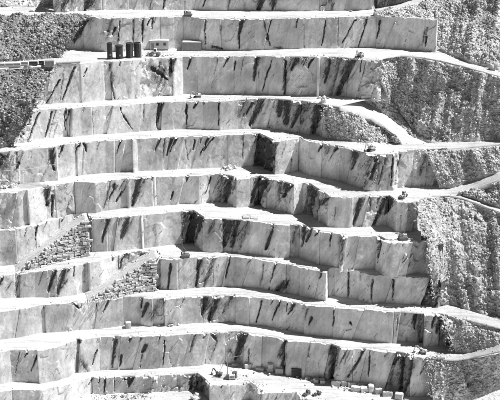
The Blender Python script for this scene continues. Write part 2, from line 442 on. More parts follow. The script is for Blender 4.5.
OFFS = {  # panels that stand clearly proud (+) or back (-) of their neighbours, by left joint
 'B': {133: .25, 144: -.1, 205: .3, 304: .2, 338: -.15, 426: .0},
 'C': {80: .2, 111: .75, 142: .15, 172: .5, 182: .1, 285: -.4, 317.5: 1.1, 320: .0},
 'D': {65: -.9, 72: .3, 113: .6, 143: .2, 157: -.5, 162: .4, 219: .5, 274: -.4, 290: .3},
 'E': {56: -.4, 84: .2, 115: .1, 126: -.7, 132: .9, 136: .5, 171: .3, 228: .35, 243: 0, 352: -.4, 366: .3},
 'F': {18: -.5, 27: .5, 45: -.2, 121: -.6, 127: .6, 152: 1.0, 185: .3, 354: -.5, 370: .1},
 'G': {107: -.3, 118: .2, 140: .8, 166: .4, 203: .5, 222: -.3, 276: .5, 290: -.2, 343: .7, 348: -.6, 360: -.2, 378: .8, 392: 1.1},
 'H': {15: -.5, 20: .4, 84: -.8, 88: .2, 157: .2, 228: .3, 348: -.2, 360: .35, 394: .0},
 'I': {44: .5, 73: .35, 99: .55, 123: -.5, 152: -.8, 164: .7, 236: .6, 305: .3, 334: .5, 364: .25, 401: -1.4, 416: -1.2, 424: .8},
 'J': {10: -.3, 37: .7, 76: -1.2, 80: .2, 121: .1, 142: .45, 165: .3, 191: .4, 225: -.4, 244: .3, 283: -.9, 287: .3, 330: -.4, 341: .5, 353: .2, 368: .4},
 'K': {92: .2, 106: .3, 114: .0, 196: -.3}}
ROUGH = {  # natural broken panels: amplitude in metres
 'A': {52: 1.0, 60: .9, 78: .6, 262: .3, 320: .4, 376: 1.1}, 'B': {46: 1.0, 60: .6, 104: .3, 426: .2},
 'C': {24: .5, 142: .55, 285: .35, 320: .5, 366: 1.1}, 'D': {4: .7, 238: .4, 274: .5, 290: .5, 301: .7, 318: .7, 326: .9},
 'E': {-88: .8, -40: .7, 8: .4, 258: .7, 352: .3, 366: .6, 380: .35, 393: .3, 414: .5, 428: 1.0},
 'F': {-88: .6, -40: .5, 45: .5, 54: .25, 219: .6, 259: .8, 280: .5, 309: .8, 319: .4, 370: .4, 408: 1.0},
 'G': {181: .7, 192: .5, 222: .6, 238: .4, 290: .4, 412: .8, 434: 1.5}, 'H': {48: .4, 118: .7, 157: .3, 198: .3, 412: .5, 430: 1.5},
 'I': {152: .4, 203: .5, 214: .3, 401: .6, 424: .3, 440: 1.1}, 'J': {225: .5, 330: .6, 396: .8, 403: .9, 432: 1.2},
 'K': {130: .5, 150: .7, 180: .6, 196: .8, 257: .9}}
S = {  # dark seams and stains, and shade painted onto shaded sides: x0 y0 x1 y1 width
 'A': [(153,-6,150,8,1.2),(165,0,163,8,1),(230,-2,228,10,.9),(262,-4,258,10,2),(275,-4,272,9,1.8),(331,-4,332,9,2.4),(378,-4,376,7,2.5),(66,-4,62,8,3),(90,-3,86,8,3)],
 'B': [(85,20,74,40,3),(112,19,106,40,1.6),(120,22,118,42,.6),(134,20,133,47,.7),(143,17,142,42,1.2),(153,16,152,30,.8),(155,17,154,24,.7),(205,19,205,48,.8),(221,25,221,40,.6),(242,20,239,34,1.5),(239,34,239,48,.7),(264,20,267,34,1),(267,34,270,46,1.2),(271,20,266,40,.6),(304,24,304,48,.7),(326,20,322,46,.8),(338,18,338,48,.7),(356,18,342,44,.7),(367,18,358,48,.8),(427,28,426,34,1),(426,37,425,46,.8),(212,47,222,49,1.5),(274,47,283,48,1.5)],
 'C': [(60,80,46,104,.8),(52,68,40,92,.8),(63,74,60,100,.9),(75,66,62,100,.8),(110,64,114,98,1.6),(152,67,168,80,1.5),(173,58,170,76,1.8),(160,62,158,72,1.2),(191,58,187,70,1.3),(218,58,213,78,.8),(235,62,234,70,.8),(256,57,254,80,1.4),(258,57,257,66,1.8),(272,60,262,90,.7),(285,60,284,95,1.4),(292,58,286,70,1.8),(297,58,291,70,1.5),(306,58,302,66,1.5),(312,58,308,68,1.4),(330,60,325,82,1.6),(341,58,331,95,2.4),(352,59,338,93,2.8),(361,60,360,72,.7),(286,80,284,94,1.4)],
 'D': [(26,114,8,144,2.2),(40,112,28,140,.6),(52,111,45,138,.6),(56,109,49,138,.8),(65,110,65,130,.6),(84,107,83,111,1),(120,105,121,112,.9),(121,112,132,129,.9),(144,103,143,120,.9),(159,103,157,128,1.3),(162,102,160,116,1.6),(186,104,187,125,1.1),(198,101,194,108,1.2),(203,101,203,105,1.4),(219,102,219,126,.8),(263,99,250,126,2.4),(245,101,238,118,1.2),(252,103,246,114,1.3),(275,99,274,108,1),(280,99,279,116,2.5),(286,100,286,122,3.4),(289,100,288,112,1.2),(300,108,292,127,2.0),(306,102,300,122,3.8),(318,104,313,132,2.8),(330,126,331,134,2)],
 'E': [(2,155,-4,168,4),(17,151,15,166,1.6),(51,148,54,170,2),(84,142,86,151,1.4),(100,142,97,150,.8),(160,138,155,150,.9),(165,138,163,157,1.4),(172,138,167,155,1.4),(176,138,170,152,1.1),(185,140,188,160,.8),(195,140,193,150,.7),(201,137,200,143,1),(209,137,200,156,.9),(214,136,203,152,.7),(243,135,243,160,.7),(262,137,259,170,4),(268,140,267,172,5),(272,143,271,170,2),(322,145,318,152,1.2),(329,145,327,153,2),(337,147,334,150,1.4),(355,151,352,168,2),(371,156,365,186,3.2),(377,157,371,178,2.2),(386,158,378,185,1.3),(393,155,391,186,1.2),(400,155,394,178,.8),(426,157,420,174,2.6),(433,158,438,168,1.5)],  # strokes at the buttress paint its shaded left side
 'F': [(46,188,47,206,1.7),(52,196,52,216,1.4),(110,182,104,209,1.5),(116,184,109,200,1.3),(125,180,118,192,.8),(139,178,134,198,2),(137,192,132,206,2),(148,178,146,180,.9),(153,177,152,180,1),(187,176,186,181,1.4),(222,176,219,206,2.2),(230,178,225,202,3),(235,181,232,194,1.6),(259,178,252,200,2.4),(264,180,258,208,3.8),(280,182,278,200,1.7),(287,183,283,196,2.3),(292,184,288,190,1.5),(308,190,306,212,2.2),(313,188,312,214,3),(319,194,318,218,1.4),(326,196,321,204,1.8),(361,198,354,224,1.8),(371,198,370,214,1.4),(385,197,374,224,2),(379,198,376,208,1.2),(390,198,386,212,2.2)],
 'G': [(27,227,24,238,1),(38,225,35,240,1.2),(107,219,102,242,1.6),(120,218,118,228,.9),(128,216,121,238,2),(187,213,182,236,2.6),(194,212,189,246,3.6),(200,218,196,238,2.2),(215,219,208,233,1.7),(229,221,224,246,3),(238,220,232,246,2.8),(247,222,240,249,2.4),(273,225,266,249,1.7),(297,226,293,242,1.6),(304,227,302,246,1.5),(311,229,306,242,1.4),(342,238,341,264,1.8),(380,239,378,262,1.4),(437,246,432,262,2.2),(427,244,425,262,1.8)],
 'H': [(3,277,0,286,1.2),(20,275,15,296,1.4),(55,270,48,292,1.7),(64,270,58,294,2.4),(85,264,85,282,1.2),(126,254,120,264,1.5),(156,258,156,290,3),(170,264,168,288,1.2),(200,260,196,286,1.5),(214,258,203,288,1.8),(230,257,226,278,.9),(275,264,268,292,.8),(262,278,260,285,1.2),(284,285,276,291,2.4),(276,263,273,268,1.3),(322,271,319,278,1.2),(348,272,348,296,1),(361,275,360,280,1.2),(372,280,371,300,1),(393,280,393,300,1.2),(441,281,436,300,5),(434,282,433,296,3)],  # upright stroke in the alcove paints its shadow
 'I': [(45,305,44,309,1),(73,302,78,308,1.3),(82,302,81,308,.8),(97,303,95,310,.8),(142,298,141,308,1.4),(161,298,151,320,2),(147,304,142,316,1.4),(184,298,180,308,.8),(206,299,202,316,2),(216,299,210,320,2.2),(231,297,222,313,2.2),(262,300,256,322,1),(280,301,272,320,1.1),(273,300,271,304,1.1),(293,303,290,308,1.5),(307,309,305,320,1.1),(350,322,352,325,.8),(334,310,333,330,.6),(398,315,396,336,.8),(415,315,414,328,1.4),(420,315,420,346,3),(435,316,432,328,1.3),(441,317,437,332,1.6),(447,322,441,338,1.7),(452,330,447,347,1.7)],
 'J': [(20,352,15,376,.5),(27,351,24,357,.8),(79,340,80,343,1.4),(82,362,87,370,2.6),(116,338,112,368,1.4),(131,337,129,341,1.2),(141,337,139,341,1.2),(146,346,142,352,1.3),(142,354,140,367,1),(121,356,120,366,1.1),(165,340,163,366,.7),(195,334,190,352,1.7),(206,334,203,338,.8),(214,335,217,342,1.5),(217,341,210,360,1.5),(244,334,236,359,2.6),(230,349,232,353,1.6),(285,339,281,352,1.6),(282,351,283,374,1.8),(310,342,308,356,1.1),(334,345,331,381,2.4),(347,349,337,370,1.1),(365,349,348,378,1.3),(370,350,368,376,.9),(397,354,390,384,2),(404,356,400,390,1.7),(412,360,406,392,1.5),(430,359,420,374,1.5)],
 'K': [(105,378,104,392,.8),(114,377,114,392,.6),(130,378,129,384,2.6),(124,378,132,380,1.4),(200,377,198,400,4),(192,376,190,396,2.5)]}  # last two strokes paint the deep shade of the face
TONE = {'B': {60: 1.12, 83: 1.1}, 'C': {172: 1.25, 317.5: 1.25, 320: .85}, 'D': {326: 1.2}, 'E': {258: .7}, 'F': {259: .8, 309: .75, 18: .8},  # low tones also paint shade on the buttress, alcove and lowest face
        'G': {181: .8, 192: .8}, 'H': {157: .45, 430: .5}, 'I': {416: .6, 203: .85}, 'J': {403: .72, 396: .75, 76: .8}, 'K': {196: .5}}

rs = random.Random(11)
MOTTLE = {}
for f_ in 'ABCDEFGHIJK':
    a_, b_ = SPAN[f_]
    L_ = S.setdefault(f_, []); n0 = len(L_)
    H_ = float(np.mean(HT[f_]))
    for q in range(int((min(b_, 500) - max(a_, 0)) / 60)):
        x = rs.uniform(max(a_, 0), min(b_, 500)); y0 = float(crest_y(f_, x)) + (0 if rs.random() < .55 else rs.uniform(.1, .6) * H_)
        ln = rs.uniform(.12, .55) * H_; ln = min(ln, float(crest_y(f_, x)) + H_ - y0)
        if ln < 2: continue
        L_.append((x, y0, x - ln * rs.uniform(.05, .6), y0 + ln, rs.uniform(.28, .7)))
    MOTTLE[f_] = [(rs.uniform(max(a_, 0), min(b_, 500)), rs.uniform(.1, .8) * H_, rs.uniform(3, 9), rs.uniform(.12, .28)) for _ in range(int((b_ - a_) / 40))]
MOTTLE['C'] += [(160, 14, 11, .5), (155, 22, 7, .45), (330, 12, 12, .36)]; MOTTLE['D'] += [(243, 10, 10, .5), (285, 14, 12, .42), (305, 14, 12, .42), (15, 16, 10, .4)]
MOTTLE['E'] += [(3, 14, 12, .45), (378, 14, 13, .42), (268, 18, 9, .55), (166, 10, 9, .4), (205, 9, 8, .36), (428, 14, 10, .4)]  # strongest one adds to the painted buttress shade
MOTTLE['F'] += [(8, 14, 12, .42), (226, 14, 9, .5), (260, 14, 8, .5), (285, 8, 7, .45), (312, 14, 9, .5), (60, 8, 8, .38), (112, 12, 8, .4), (380, 12, 9, .42)]
MOTTLE['G'] += [(190, 14, 9, .5), (230, 14, 12, .5), (241, 14, 8, .46), (270, 12, 8, .36), (430, 14, 12, .48), (30, 10, 8, .36)]
MOTTLE['H'] += [(55, 12, 9, .42), (200, 14, 9, .42), (170, 14, 7, .36), (440, 14, 9, .55), (122, 8, 7, .42)]
MOTTLE['I'] += [(210, 12, 10, .5), (228, 10, 8, .44), (150, 12, 8, .44), (420, 14, 9, .46), (445, 14, 10, .44), (278, 10, 9, .36)]
MOTTLE['J'] += [(240, 12, 7, .5), (404, 18, 11, .52), (334, 16, 7, .5), (130, 8, 9, .36), (212, 12, 9, .4), (260, 14, 12, .34), (428, 14, 8, .4)]
MOTTLE['K'] += [(150, 8, 10, .4), (198, 12, 8, .55)]  # second one adds to the painted face shade
MOTTLE['A'] += [(90, 24, 12, .45), (265, 24, 9, .4), (330, 22, 9, .4), (380, 24, 8, .5)]
def stain_shade_mask(f, v):  # soft field of seams, stains and painted shade
    px, py = proj(v)
    st = S.get(f, [])
    wob = v * np.array([.55, .55, .35]); px = px + 1.0 * fbm(wob * 1.6, 3, 31, .5); py = py + 1.4 * fbm(wob, 3, 57, .5)
    # combing along the seam direction
    u = (v[..., 0] * .90 - v[..., 2] * .44); q = np.stack([u * 1.5, v[..., 1] * .5, (v[..., 2] * .9 + v[..., 0] * .44) * .22], -1)
    comb = fbm(q, 3, 91)
    m = np.zeros(px.shape)
    for cx, cy, rr, am in MOTTLE.get(f, []):
        y0 = float(crest_y(f, cx)) + cy; d = np.hypot((px - cx + .45 * (py - y0)) / rr, (py - y0) / (rr * 1.5))
        m = np.maximum(m, am * (1 - sstep(.35, 1.1, d)))
    for qi, (x0, y0, x1, y1, wd) in enumerate(st):
        hq = (qi * 0.618 + .37 * ord(f)) % 1; inten = .62 + .16 * hq if hq < .38 else .86 + .14 * hq; wd = wd * (1.32 if wd > 1.5 else 1.0); wd = max(.6, wd * .75) if wd < 1.25 else wd
        dx, dy = x1 - x0, y1 - y0; L2 = dx * dx + dy * dy
        t = ((px - x0) * dx + (py - y0) * dy) / L2; tc = np.clip(t, 0, 1)
        d = np.hypot(px - x0 - tc * dx, py - y0 - tc * dy)
        ww = wd * (1.25 - .75 * tc ** 1.5) * (1 + 1.3 * comb)
        m = np.maximum(m, inten * np.clip(1.08 - np.where(d < ww, .46, .46) * d / np.maximum(ww, .25), 0, 1))
    return m

STEP = 0.22
BENCH_LABEL = {
 'A': ('topmost grey marble bench cut off by the upper edge of the picture', None),
 'B': ('smooth grey marble bench behind the black tanks and the white hut', None),
 'C': ('tall marble bench directly below the black tanks and white hut', None),
 'D': ('marble bench second below the hut, ending at the haul road that curves down right', None),
 'E': ('marble bench with a dark buttress jutting out near its middle', None),
 'F': ('marble bench above the upper dry stone ramp wall, stepping forward at right', None),
 'G': ('marble bench with the upper gravel ramp and stone wall at its left', None),
 'H': ('marble bench with the lower gravel ramp and stone wall built against it', None),
 'I': ('third marble bench from the bottom with a grey block at its foot', None),
 'J': ('marble bench with cut blocks and a black container lined along its foot', None),
 'K': ('lowest short marble bench below the derrick and the quarry floor', None)}
benches = {}
def build_bench(f):
    cr = CR[f]; k = cr.k
    xa, xb = SPAN[f]
    mid = cr.at_px((max(xa, 0) + min(xb, 500)) / 2); base = np.array([mid[0], mid[1], float(ZL(k + 1, 250)) if k + 1 in Z else mid[2] - 8])
    b = empty('marble_bench', base, 0, BENCH_LABEL[f][0], 'quarry bench', 'benches of the quarry')
    benches[f] = (b, base)
    js = [xa] + [j for j in JOINT[f] if xa < j < xb] + [xb]
    leans = [0.] + [random.choice((0, 0, random.uniform(-.03, .03), random.uniform(-.28, -.05), random.uniform(-.34, -.12))) for _ in js[1:-1]] + [0.]
    for i in range(len(js) - 1):
        j0, j1 = js[i], js[i + 1]
        s0, s1 = float(cr.s_of_px(j0)) + random.choice((.005, .01, .03)), float(cr.s_of_px(j1)) - random.choice((.005, .01, .03))
        off = OFFS.get(f, {}).get(j0, random.uniform(-.18, .18)); rg = ROUGH.get(f, {}).get(j0, 0.06)
        tone = TONE.get(f, {}).get(j0, 1.0) * random.uniform(.78, 1.05) * .99
        step = STEP if (j1 > -5 and j0 < 505) else .5
        l0, l1 = leans[i], leans[i + 1]
        wid = s1 - s0
        lim = .55 * wid / 11
        if l1 - l0 < -lim: l1 = l0 - lim; leans[i + 1] = l1
        nc = max(4, int((s1 - s0) / step) + 1); s = np.linspace(s0, s1, nc)
        p = cr.at_s(s); n = cr.normal(s)
        px = cr.px_of_s(s); fr = (s - s0) / (s1 - s0); ln_ = l0 + (l1 - l0) * fr
        zt = p[:, 2]; zb = ZL(k + 1, px) - .7
        H = zt - zb
        nr = max(4, int(H.max() / step) + 1)
        # end columns go back into the rock
        e = np.minimum(s - s0, s1 - s)
        rnd = -random.choice((.03, .05, .08, .2)) * (1 - np.clip(e / .35, 0, 1)) ** 2
        P0 = p[:, :2]
        vv = np.linspace(0, 1, nr)[:, None]
        zz = zt[None] - vv * H[None]
        depth = zt[None] - zz
        lean = random.uniform(-.05, .06); batter = .02 * depth
        sk = (s - s.mean())[None] * lean
        S2 = s[None] + ln_[None] * depth
        PP = cr.at_s(S2)[..., :2]; N2 = cr.normal(S2)
        XY = PP + N2 * (off + batter + sk)[..., None]
        V = np.concatenate([XY, zz[..., None]], -1)
        st = stain_shade_mask(f, V)
        nz = .09 * fbm(V * .33, 3, 3) + .035 * fbm(V * 1.4, 3, 5)
        rk = .5 * rg * fbm(V * np.array([.42, .42, .25]), 3, 11, .6)
        nat = random.choice((.15, .3, .8, 1.1)) if rg < .2 else 1.3
        amp = max(rg, .05)
        u = np.stack([V[..., 0] * .90 - V[..., 2] * .44, V[..., 1], V[..., 2] * .36 + V[..., 0] * .18], -1)
        u = u + .22 * fbm(V * .8, 2, 19)[..., None]
        for sc_, am_ in ((2.6, .55), (1.2, .55), (.55, .40)):
            tl = np.zeros(V.shape[:2]); d1, r1 = cells(u / sc_, 21 + int(sc_ * 10), tl)
            if sc_ > 2: rk = rk + nat * .52 * tl + nat * .14 * (r1 - .5)
            rk = rk + amp * am_ * (.8 * (r1 - .5) + 1.6 * tl) * min(1, sc_ * .9)
        disp = nz + rk - .62 * sstep(.45, .85, st) + rnd[None]
        V[..., :2] += N2 * disp[..., None]
        # chipped, uneven crest
        sp = np.stack([p[:, 0] * .5, p[:, 1] * .5, np.full(nc, k * 7.)], -1)
        _, cr1 = cells(sp * 1.3, 45); _, cr2 = cells(sp * 3.4, 46)
        chip = np.clip(cr1 - .62, 0, 1) * (.7 + 2.6 * min(rg, 1)) + np.clip(cr2 - .62, 0, 1) * (.16 + .9 * min(rg, 1)) + .05 * np.abs(fbm(sp * 4, 2, 43)) + .6 * sstep(.4, .9, st[min(3, nr - 1)])
        V[..., 2] -= chip[None] * np.exp(-depth / 1.0)
        V[..., 2] += rg * .12 * fbm(V * 1.1, 2, 77) * (depth > .1)
        tn = np.full(V.shape[:2], tone) * (1 - .22 * min(rg, 1))
        # weathered top skin and cap rows
        top = V[0].copy()
        r1_ = top.copy(); r1_[:, :2] -= n * .30; r1_[:, 2] += .04
        r2_ = np.concatenate([P0 - n * .9, (zt - .02 - .25 * chip)[:, None]], 1)
        r3_ = np.concatenate([P0 - n * 1.9, (zt - .5)[:, None]], 1)
        V = np.concatenate([r3_[None], r2_[None], r1_[None], V], 0)
        st = np.concatenate([np.zeros((3, nc)), st], 0); tn = np.concatenate([np.full((3, nc), .9), tn], 0)
        # side returns
        def side(c, nn):
            q = V[:, c].copy(); q[3:, :2] = PP[:, c] - N2[:, c] * 2.6; q[:3, :2] = (P0[c] - nn * 2.6)[None]; return q
        V = np.concatenate([side(0, n[0])[:, None], V, side(-1, n[-1])[:, None]], 1)
        st = np.concatenate([st[:, :1], st, st[:, -1:]], 1); tn = np.concatenate([tn[:, :1], tn, tn[:, -1:]], 1)
        me = raw_mesh('panel', V.reshape(-1, 3) - base, gridq(V.shape[0], V.shape[1]), None, {'stain_shade': st, 'tone': tn}, smooth=True)
        me.set_sharp_from_angle(angle=R(38))
        obj('panel', me, M_MARBLE, b)
    # solid rock behind the panels
    s = np.linspace(cr.s_of_px(xa), cr.s_of_px(xb), 160); p = cr.at_s(s); n = cr.normal(s); px = cr.px_of_s(s)
    rows = []
    for dn, top in ((6., True), (2.2, True), (2.2, False)):
        q = p.copy(); q[:, :2] -= n * min(dn, 2.2); q[:, 1] += max(0, dn - 2.2); q[:, 2] = p[:, 2] - .6 if top else ZL(k + 1, px) - .7; rows.append(q)
    V = np.stack(rows)
    obj('rock_core', raw_mesh('rock_core', V.reshape(-1, 3) - base, gridq(3, len(s)), None, {'tone': np.ones(V.shape[:2])}), M_CORE, b)

# ------------------------------------------------------------------ ledges
# side edges of the ledges and roads beyond the cut faces: (px, py, height offset)
BACK_L = {1: [(-90,8),(0,6),(40,8),(52,9)], 2: [(-90,66),(0,61.5),(44,59)], 4: [(-90,155),(-10,150.5),(2,147.5)]}
BACK_R = {1: [(392,6),(400,5)], 2: [(440,48.5),(452,56,-.3),(470,63.5,-1),(500,71,-2.4),(590,88,-4)],
          3: [(382,97),(392,100)], 4: [(337,138),(350,140.5),(372,143),(398,143.5),(430,143,.2),(500,139.5,.8),(590,135,1.5)],
          5: [(447,188.5),(456,190.5),(462,194,-.2),(480,201,-1.2),(500,208,-2.4),(590,240,-6)],
          6: [(420,232),(436,234)], 7: [(448,272),(452,274)], 8: [(447,303),(462,308.5,0),(500,320,-1),(590,327,-1.5)],
          9: [(461,353),(478,350.5,2),(500,344.5,4.9),(590,341,5.5)], 10: [(440,396),(470,394),(500,386,.5),(590,366,2)]}
FRONT_L = {1: [(-90,17),(0,15.4),(46,15.2)], 2: [(-90,73),(0,68.5),(24,66.8)], 3: [(16,114),(24,112.6)], 4: []}
FRONT_R = {1: [(440,24)], 2: [(384,57.5),(400,55.5),(420,57),(440,60.5,-.2),(470,68,-1),(500,76.5,-2.4),(590,93,-4)],
           3: [(337,107)], 4: [(447,148.6),(470,147),(500,144.4,.8),(590,141,1.5)],
           5: [(420,198),(432,195.6),(448,195.4),(462,198,-.2),(480,204.5,-1.2),(500,212,-2.4),(590,246,-6)],
           6: [(420,240.5),(430,241)], 7: [(447,280)], 8: [(462,318.5,0),(480,323,-.5),(500,328,-1),(590,334,-1.5)],
           9: [(441,359.5),(455,360,.5),(470,358,1.5),(500,351,4.9),(590,348,5.5)], 10: []}
def tri(lst, k):
    a = np.array([(q[0], q[1], q[2] if len(q) > 2 else 0.) for q in lst], float)
    return a[:, 0], P(a[:, 0], a[:, 1], ZL(k, a[:, 0]) + a[:, 2])
def edge_back(k):
    f = FACES[k - 1]; cr = CR[f]; xa, xb = SPAN[f]
    px = np.unique(np.concatenate([np.linspace(xa, xb, 220), cr.px[(cr.px > xa) & (cr.px < xb)]]))
    s = cr.s_of_px(px); p = cr.at_s(s); n = cr.normal(s)
    p = p.copy(); p[:, :2] -= n * 1.9; p[:, 2] = ZL(k, px)
    X, V = [px], [p]
    if k in BACK_L: a, v = tri(BACK_L[k], k); m = a < xa; X.insert(0, a[m]); V.insert(0, v[m])
    if k in BACK_R: a, v = tri(BACK_R[k], k); m = a > xb; X.append(a[m]); V.append(v[m])
    return np.concatenate(X), np.concatenate(V)
def edge_front(k):
    if k >= len(FACES): return None
    f = FACES[k]; cr = CR[f]; xa, xb = SPAN[f]
    px = np.unique(np.concatenate([np.linspace(xa, xb, 220), cr.px[(cr.px > xa) & (cr.px < xb)]]))
    s = cr.s_of_px(px); p = cr.at_s(s).copy(); n = cr.normal(s); p[:, :2] -= n * .62
    X, V = [px], [p]
    if FRONT_L.get(k): a, v = tri(FRONT_L[k], k); m = a < xa; X.insert(0, a[m]); V.insert(0, v[m])
    if FRONT_R.get(k): a, v = tri(FRONT_R[k], k); m = a > xb; X.append(a[m]); V.append(v[m])
    return np.concatenate(X), np.concatenate(V)
LEDGE_RANGE = {0: (40, 400), 1: (-90, 436), 2: (-90, 590), 3: (16, 380), 4: (-90, 590), 5: (-90, 590), 6: (-90, 421), 7: (-90, 436), 8: (-90, 590), 9: (-90, 590), 10: (-90, 590)}
GREYED = {5: [(30, 185, 17, 4.2, .33), (8, 187, 8, 2, .15), (248, 217, 10, 1.5, .2)], 6: [(300, 222, 30, 2, .1)], 10: [(230, 376, 16, 3, .12), (250, 378, 60, 3, .08)], 2: [(156, 54, 14, 3, .10)]}  # elliptical grey patches that darken the ledge floor
def build_ledge(k):
    a, b = LEDGE_RANGE[k]
    px = np.arange(a, b + .01, .55)
    if k == 0:
        fx, fv = edge_front(0); F = np.stack([np.interp(px, fx, fv[:, i]) for i in range(3)], -1); B = F + np.array([0, 14, 0])
    else:
        bx, bv = edge_back(k); B = np.stack([np.interp(px, bx, bv[:, i]) for i in range(3)], -1)
        fx, fv = edge_front(k); F = np.stack([np.interp(px, fx, fv[:, i]) for i in range(3)], -1)
    t = np.linspace(0, 1, 22)[:, None, None]
    V = B[None] * (1 - t) + F[None] * t
    tt = np.linspace(0, 1, 22)[:, None]
    edge = np.minimum(tt, 1 - tt)
    V[..., 2] += .03 + .10 * fbm(V * .35, 3, 61) + .05 * fbm(V * 1.5, 2, 63) * np.clip(edge * 6, 0, 1)
    V[..., 2] += .25 * np.clip(1 - tt * 9, 0, 1) * np.clip(fbm(V * .3, 2, 65) + .2, 0, 1)      # a little talus against the face
    last = V[-1].copy(); last[:, 2] -= .35; last[:, 1] -= .06
    V = np.concatenate([V, last[None]], 0)
    qx, qy = proj(V); greyed = np.zeros(qx.shape)
    for (cx, cy, rx, ry, am) in GREYED.get(k, []):
        d = np.hypot((qx - cx) / rx, (qy - cy) / ry) + .35 * fbm(V * .5, 3, 71); greyed = np.maximum(greyed, am * (1 - sstep(.7, 1.1, d)))
    if k in (2, 4, 5, 8, 9):
        greyed = np.maximum(greyed, .12 * sstep(430, 470, qx))
    f = FACES[k]; b_, base = benches[f]
    me = raw_mesh('ledge', V.reshape(-1, 3) - base, gridq(V.shape[0], V.shape[1]), None, {'greyed': greyed}, smooth=True)
    return obj('ledge', me, M_DUST, b_)

for f in FACES: build_bench(f)
for k in range(0, 11): build_ledge(k)

# ------------------------------------------------------------------ scree slopes
ROCKS = []   # (positions, normals) of slopes for loose rock
def curve(lst, n):
    """lst of (px, py, z)"""
    a = np.array(lst, float); v = P(a[:, 0], a[:, 1], a[:, 2])
    d = np.sqrt((np.diff(v, axis=0) ** 2).sum(1)); s = np.concatenate([[0], np.cumsum(d)])
    t = np.linspace(0, s[-1], n)
    return np.stack([np.interp(t, s, v[:, i]) for i in range(3)], -1), s[-1]
def zl(k, lst): return [(q[0], q[1], float(ZL(k, q[0])) + (q[2] if len(q) > 2 else 0)) for q in lst]
def scree(name, top, bot, mat, bulge=(0, 0), rough=1.0, step=.22, seed=0, dens=.65, tone=1.0, lbulge=0, rbulge=0, flow=0.0):
    _, l1 = curve(top, 2); _, l2 = curve(bot, 2)
    nc = max(6, int(max(l1, l2) / step)); T, _ = curve(top, nc); B, _ = curve(bot, nc)
    hgt = np.sqrt(((T - B) ** 2).sum(1)).max(); nr = max(6, int(hgt / step))
    v = np.linspace(0, 1, nr)[:, None]; u = np.linspace(0, 1, nc)[None]
    V = T[None] * (1 - v)[..., None] + B[None] * v[..., None]
    gu = np.gradient(V, axis=1); gv = np.gradient(V, axis=0)
    N = np.cross(gv, gu); N /= np.linalg.norm(N, axis=-1, keepdims=True) + 1e-9
    N = np.where(N[..., 2:3] < 0, -N, N)
    # smooth outward direction
    Nm = N.mean(axis=(0, 1)); Nm /= np.linalg.norm(Nm)
    Ns = .5 * N + .5 * Nm; Ns /= np.linalg.norm(Ns, axis=-1, keepdims=True)
    bl = bulge[0] * np.sin(math.pi * v) * np.ones_like(u) + lbulge * np.sin(math.pi * v) * np.exp(-(u / .16) ** 2) + rbulge * np.sin(math.pi * v) * np.exp(-((1 - u) / .16) ** 2)
    V = V + Ns * bl[..., None]
    ed = np.minimum(v, 1 - v) * nr * step * np.ones_like(u); ef = np.clip(ed / 1.3, .3, 1)
    d = 2.2 * fbm(V * .075, 3, 101 + seed) + .7 * fbm(V * .30, 2, 107 + seed, .5)
    if not flow: flow = 1.3
    if flow:
        q = np.stack([(u * l1 * .35) * np.ones_like(v), v * hgt * .03 * np.ones_like(u), np.full(V.shape[:2], seed)], -1)
        d = d + flow * fbm(q, 4, 113)
    ang = V @ np.array([[.8, .6, 0], [-.6, .8, 0], [0, 0, 1.]])
    ang = ang + .35 * np.stack([fbm(V * .9, 2, 201), fbm(V * .9, 2, 202), fbm(V * .9, 2, 203)], -1)
    big = sstep(-.15, .35, fbm(V * .16, 2, 119 + seed))
    for sc, am in ((3.4, .26), (1.5, .13), (.66, .10)):
        tl = np.zeros(V.shape[:2])
        c, r = cells(ang / sc * np.array([1, 1, 1.25]), 120 + int(sc * 10) + seed, tl)
        hh = am * sc * (.75 * (r - .5) + 1.5 * tl - .35 * sstep(.5, .85, c))
        d = d + hh * (big if sc > 2 else (.5 + .5 * big))
    d = d + .05 * fbm(V * 2.2, 2, 205)
    V = V + Ns * (rough * d * ef)[..., None]
    V[..., 2] -= .5 * np.clip(1 - ed / .7, 0, 1)
    tn = tone * (1 + .22 * fbm(V * .10, 3, 131 + seed)) * (1 + .5 * fbm(np.stack([(u * l1 * .30 + v * hgt * .10), v * hgt * .045 * np.ones_like(u), np.full(V.shape[:2], seed * 3.)], -1), 4, 135 + seed))
    c, r = cells(V / .9, 141); tn = tn * (.82 + .36 * r)
    me = raw_mesh(name, V.reshape(-1, 3), gridq(nr, nc), None, {'tone': tn})
    o = obj(name, me, mat); o['kind'] = 'structure'
    # loose rock spots
    area = l1 * hgt; n = int(area * dens * 13.0)
    ii = rng.integers(min(4, nr - 2), max(nr - 4, 3), n); jj = rng.integers(1, nc - 1, n)
    ROCKS.append((V[ii, jj], mat))
    for on, col, sg in ((lbulge, 0, -1), (rbulge, -1, 1)):
        if on:
            m_ = int(hgt * 14); ii = rng.integers(1, nr, m_); q = V[ii, col].copy(); q[:, 0] += sg * np.abs(rng.normal(0, .8, m_)); q[:, 1] -= rng.uniform(0, .5, m_); ROCKS.append((q, mat))
    return o

def zmix(k0, k1, x0, x1, px): 
    t = min(1, max(0, (px - x0) / (x1 - x0))); t = t
    return float(ZL(k0, px)) * (1 - t) + float(ZL(k1, px)) * t
# left, beside bench B
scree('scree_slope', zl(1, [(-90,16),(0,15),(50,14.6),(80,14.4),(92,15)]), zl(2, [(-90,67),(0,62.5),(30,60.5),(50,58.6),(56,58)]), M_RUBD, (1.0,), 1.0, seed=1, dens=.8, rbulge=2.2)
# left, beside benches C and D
scree('scree_slope', zl(2, [(-90,72),(0,68),(30,66.5),(50,65.4),(54,65.2)]), zl(4, [(-90,157),(-20,152),(0,148.5),(10,146)]), M_RUBD, (0.8,), 1.15, seed=2, dens=.8, rbulge=5.0)
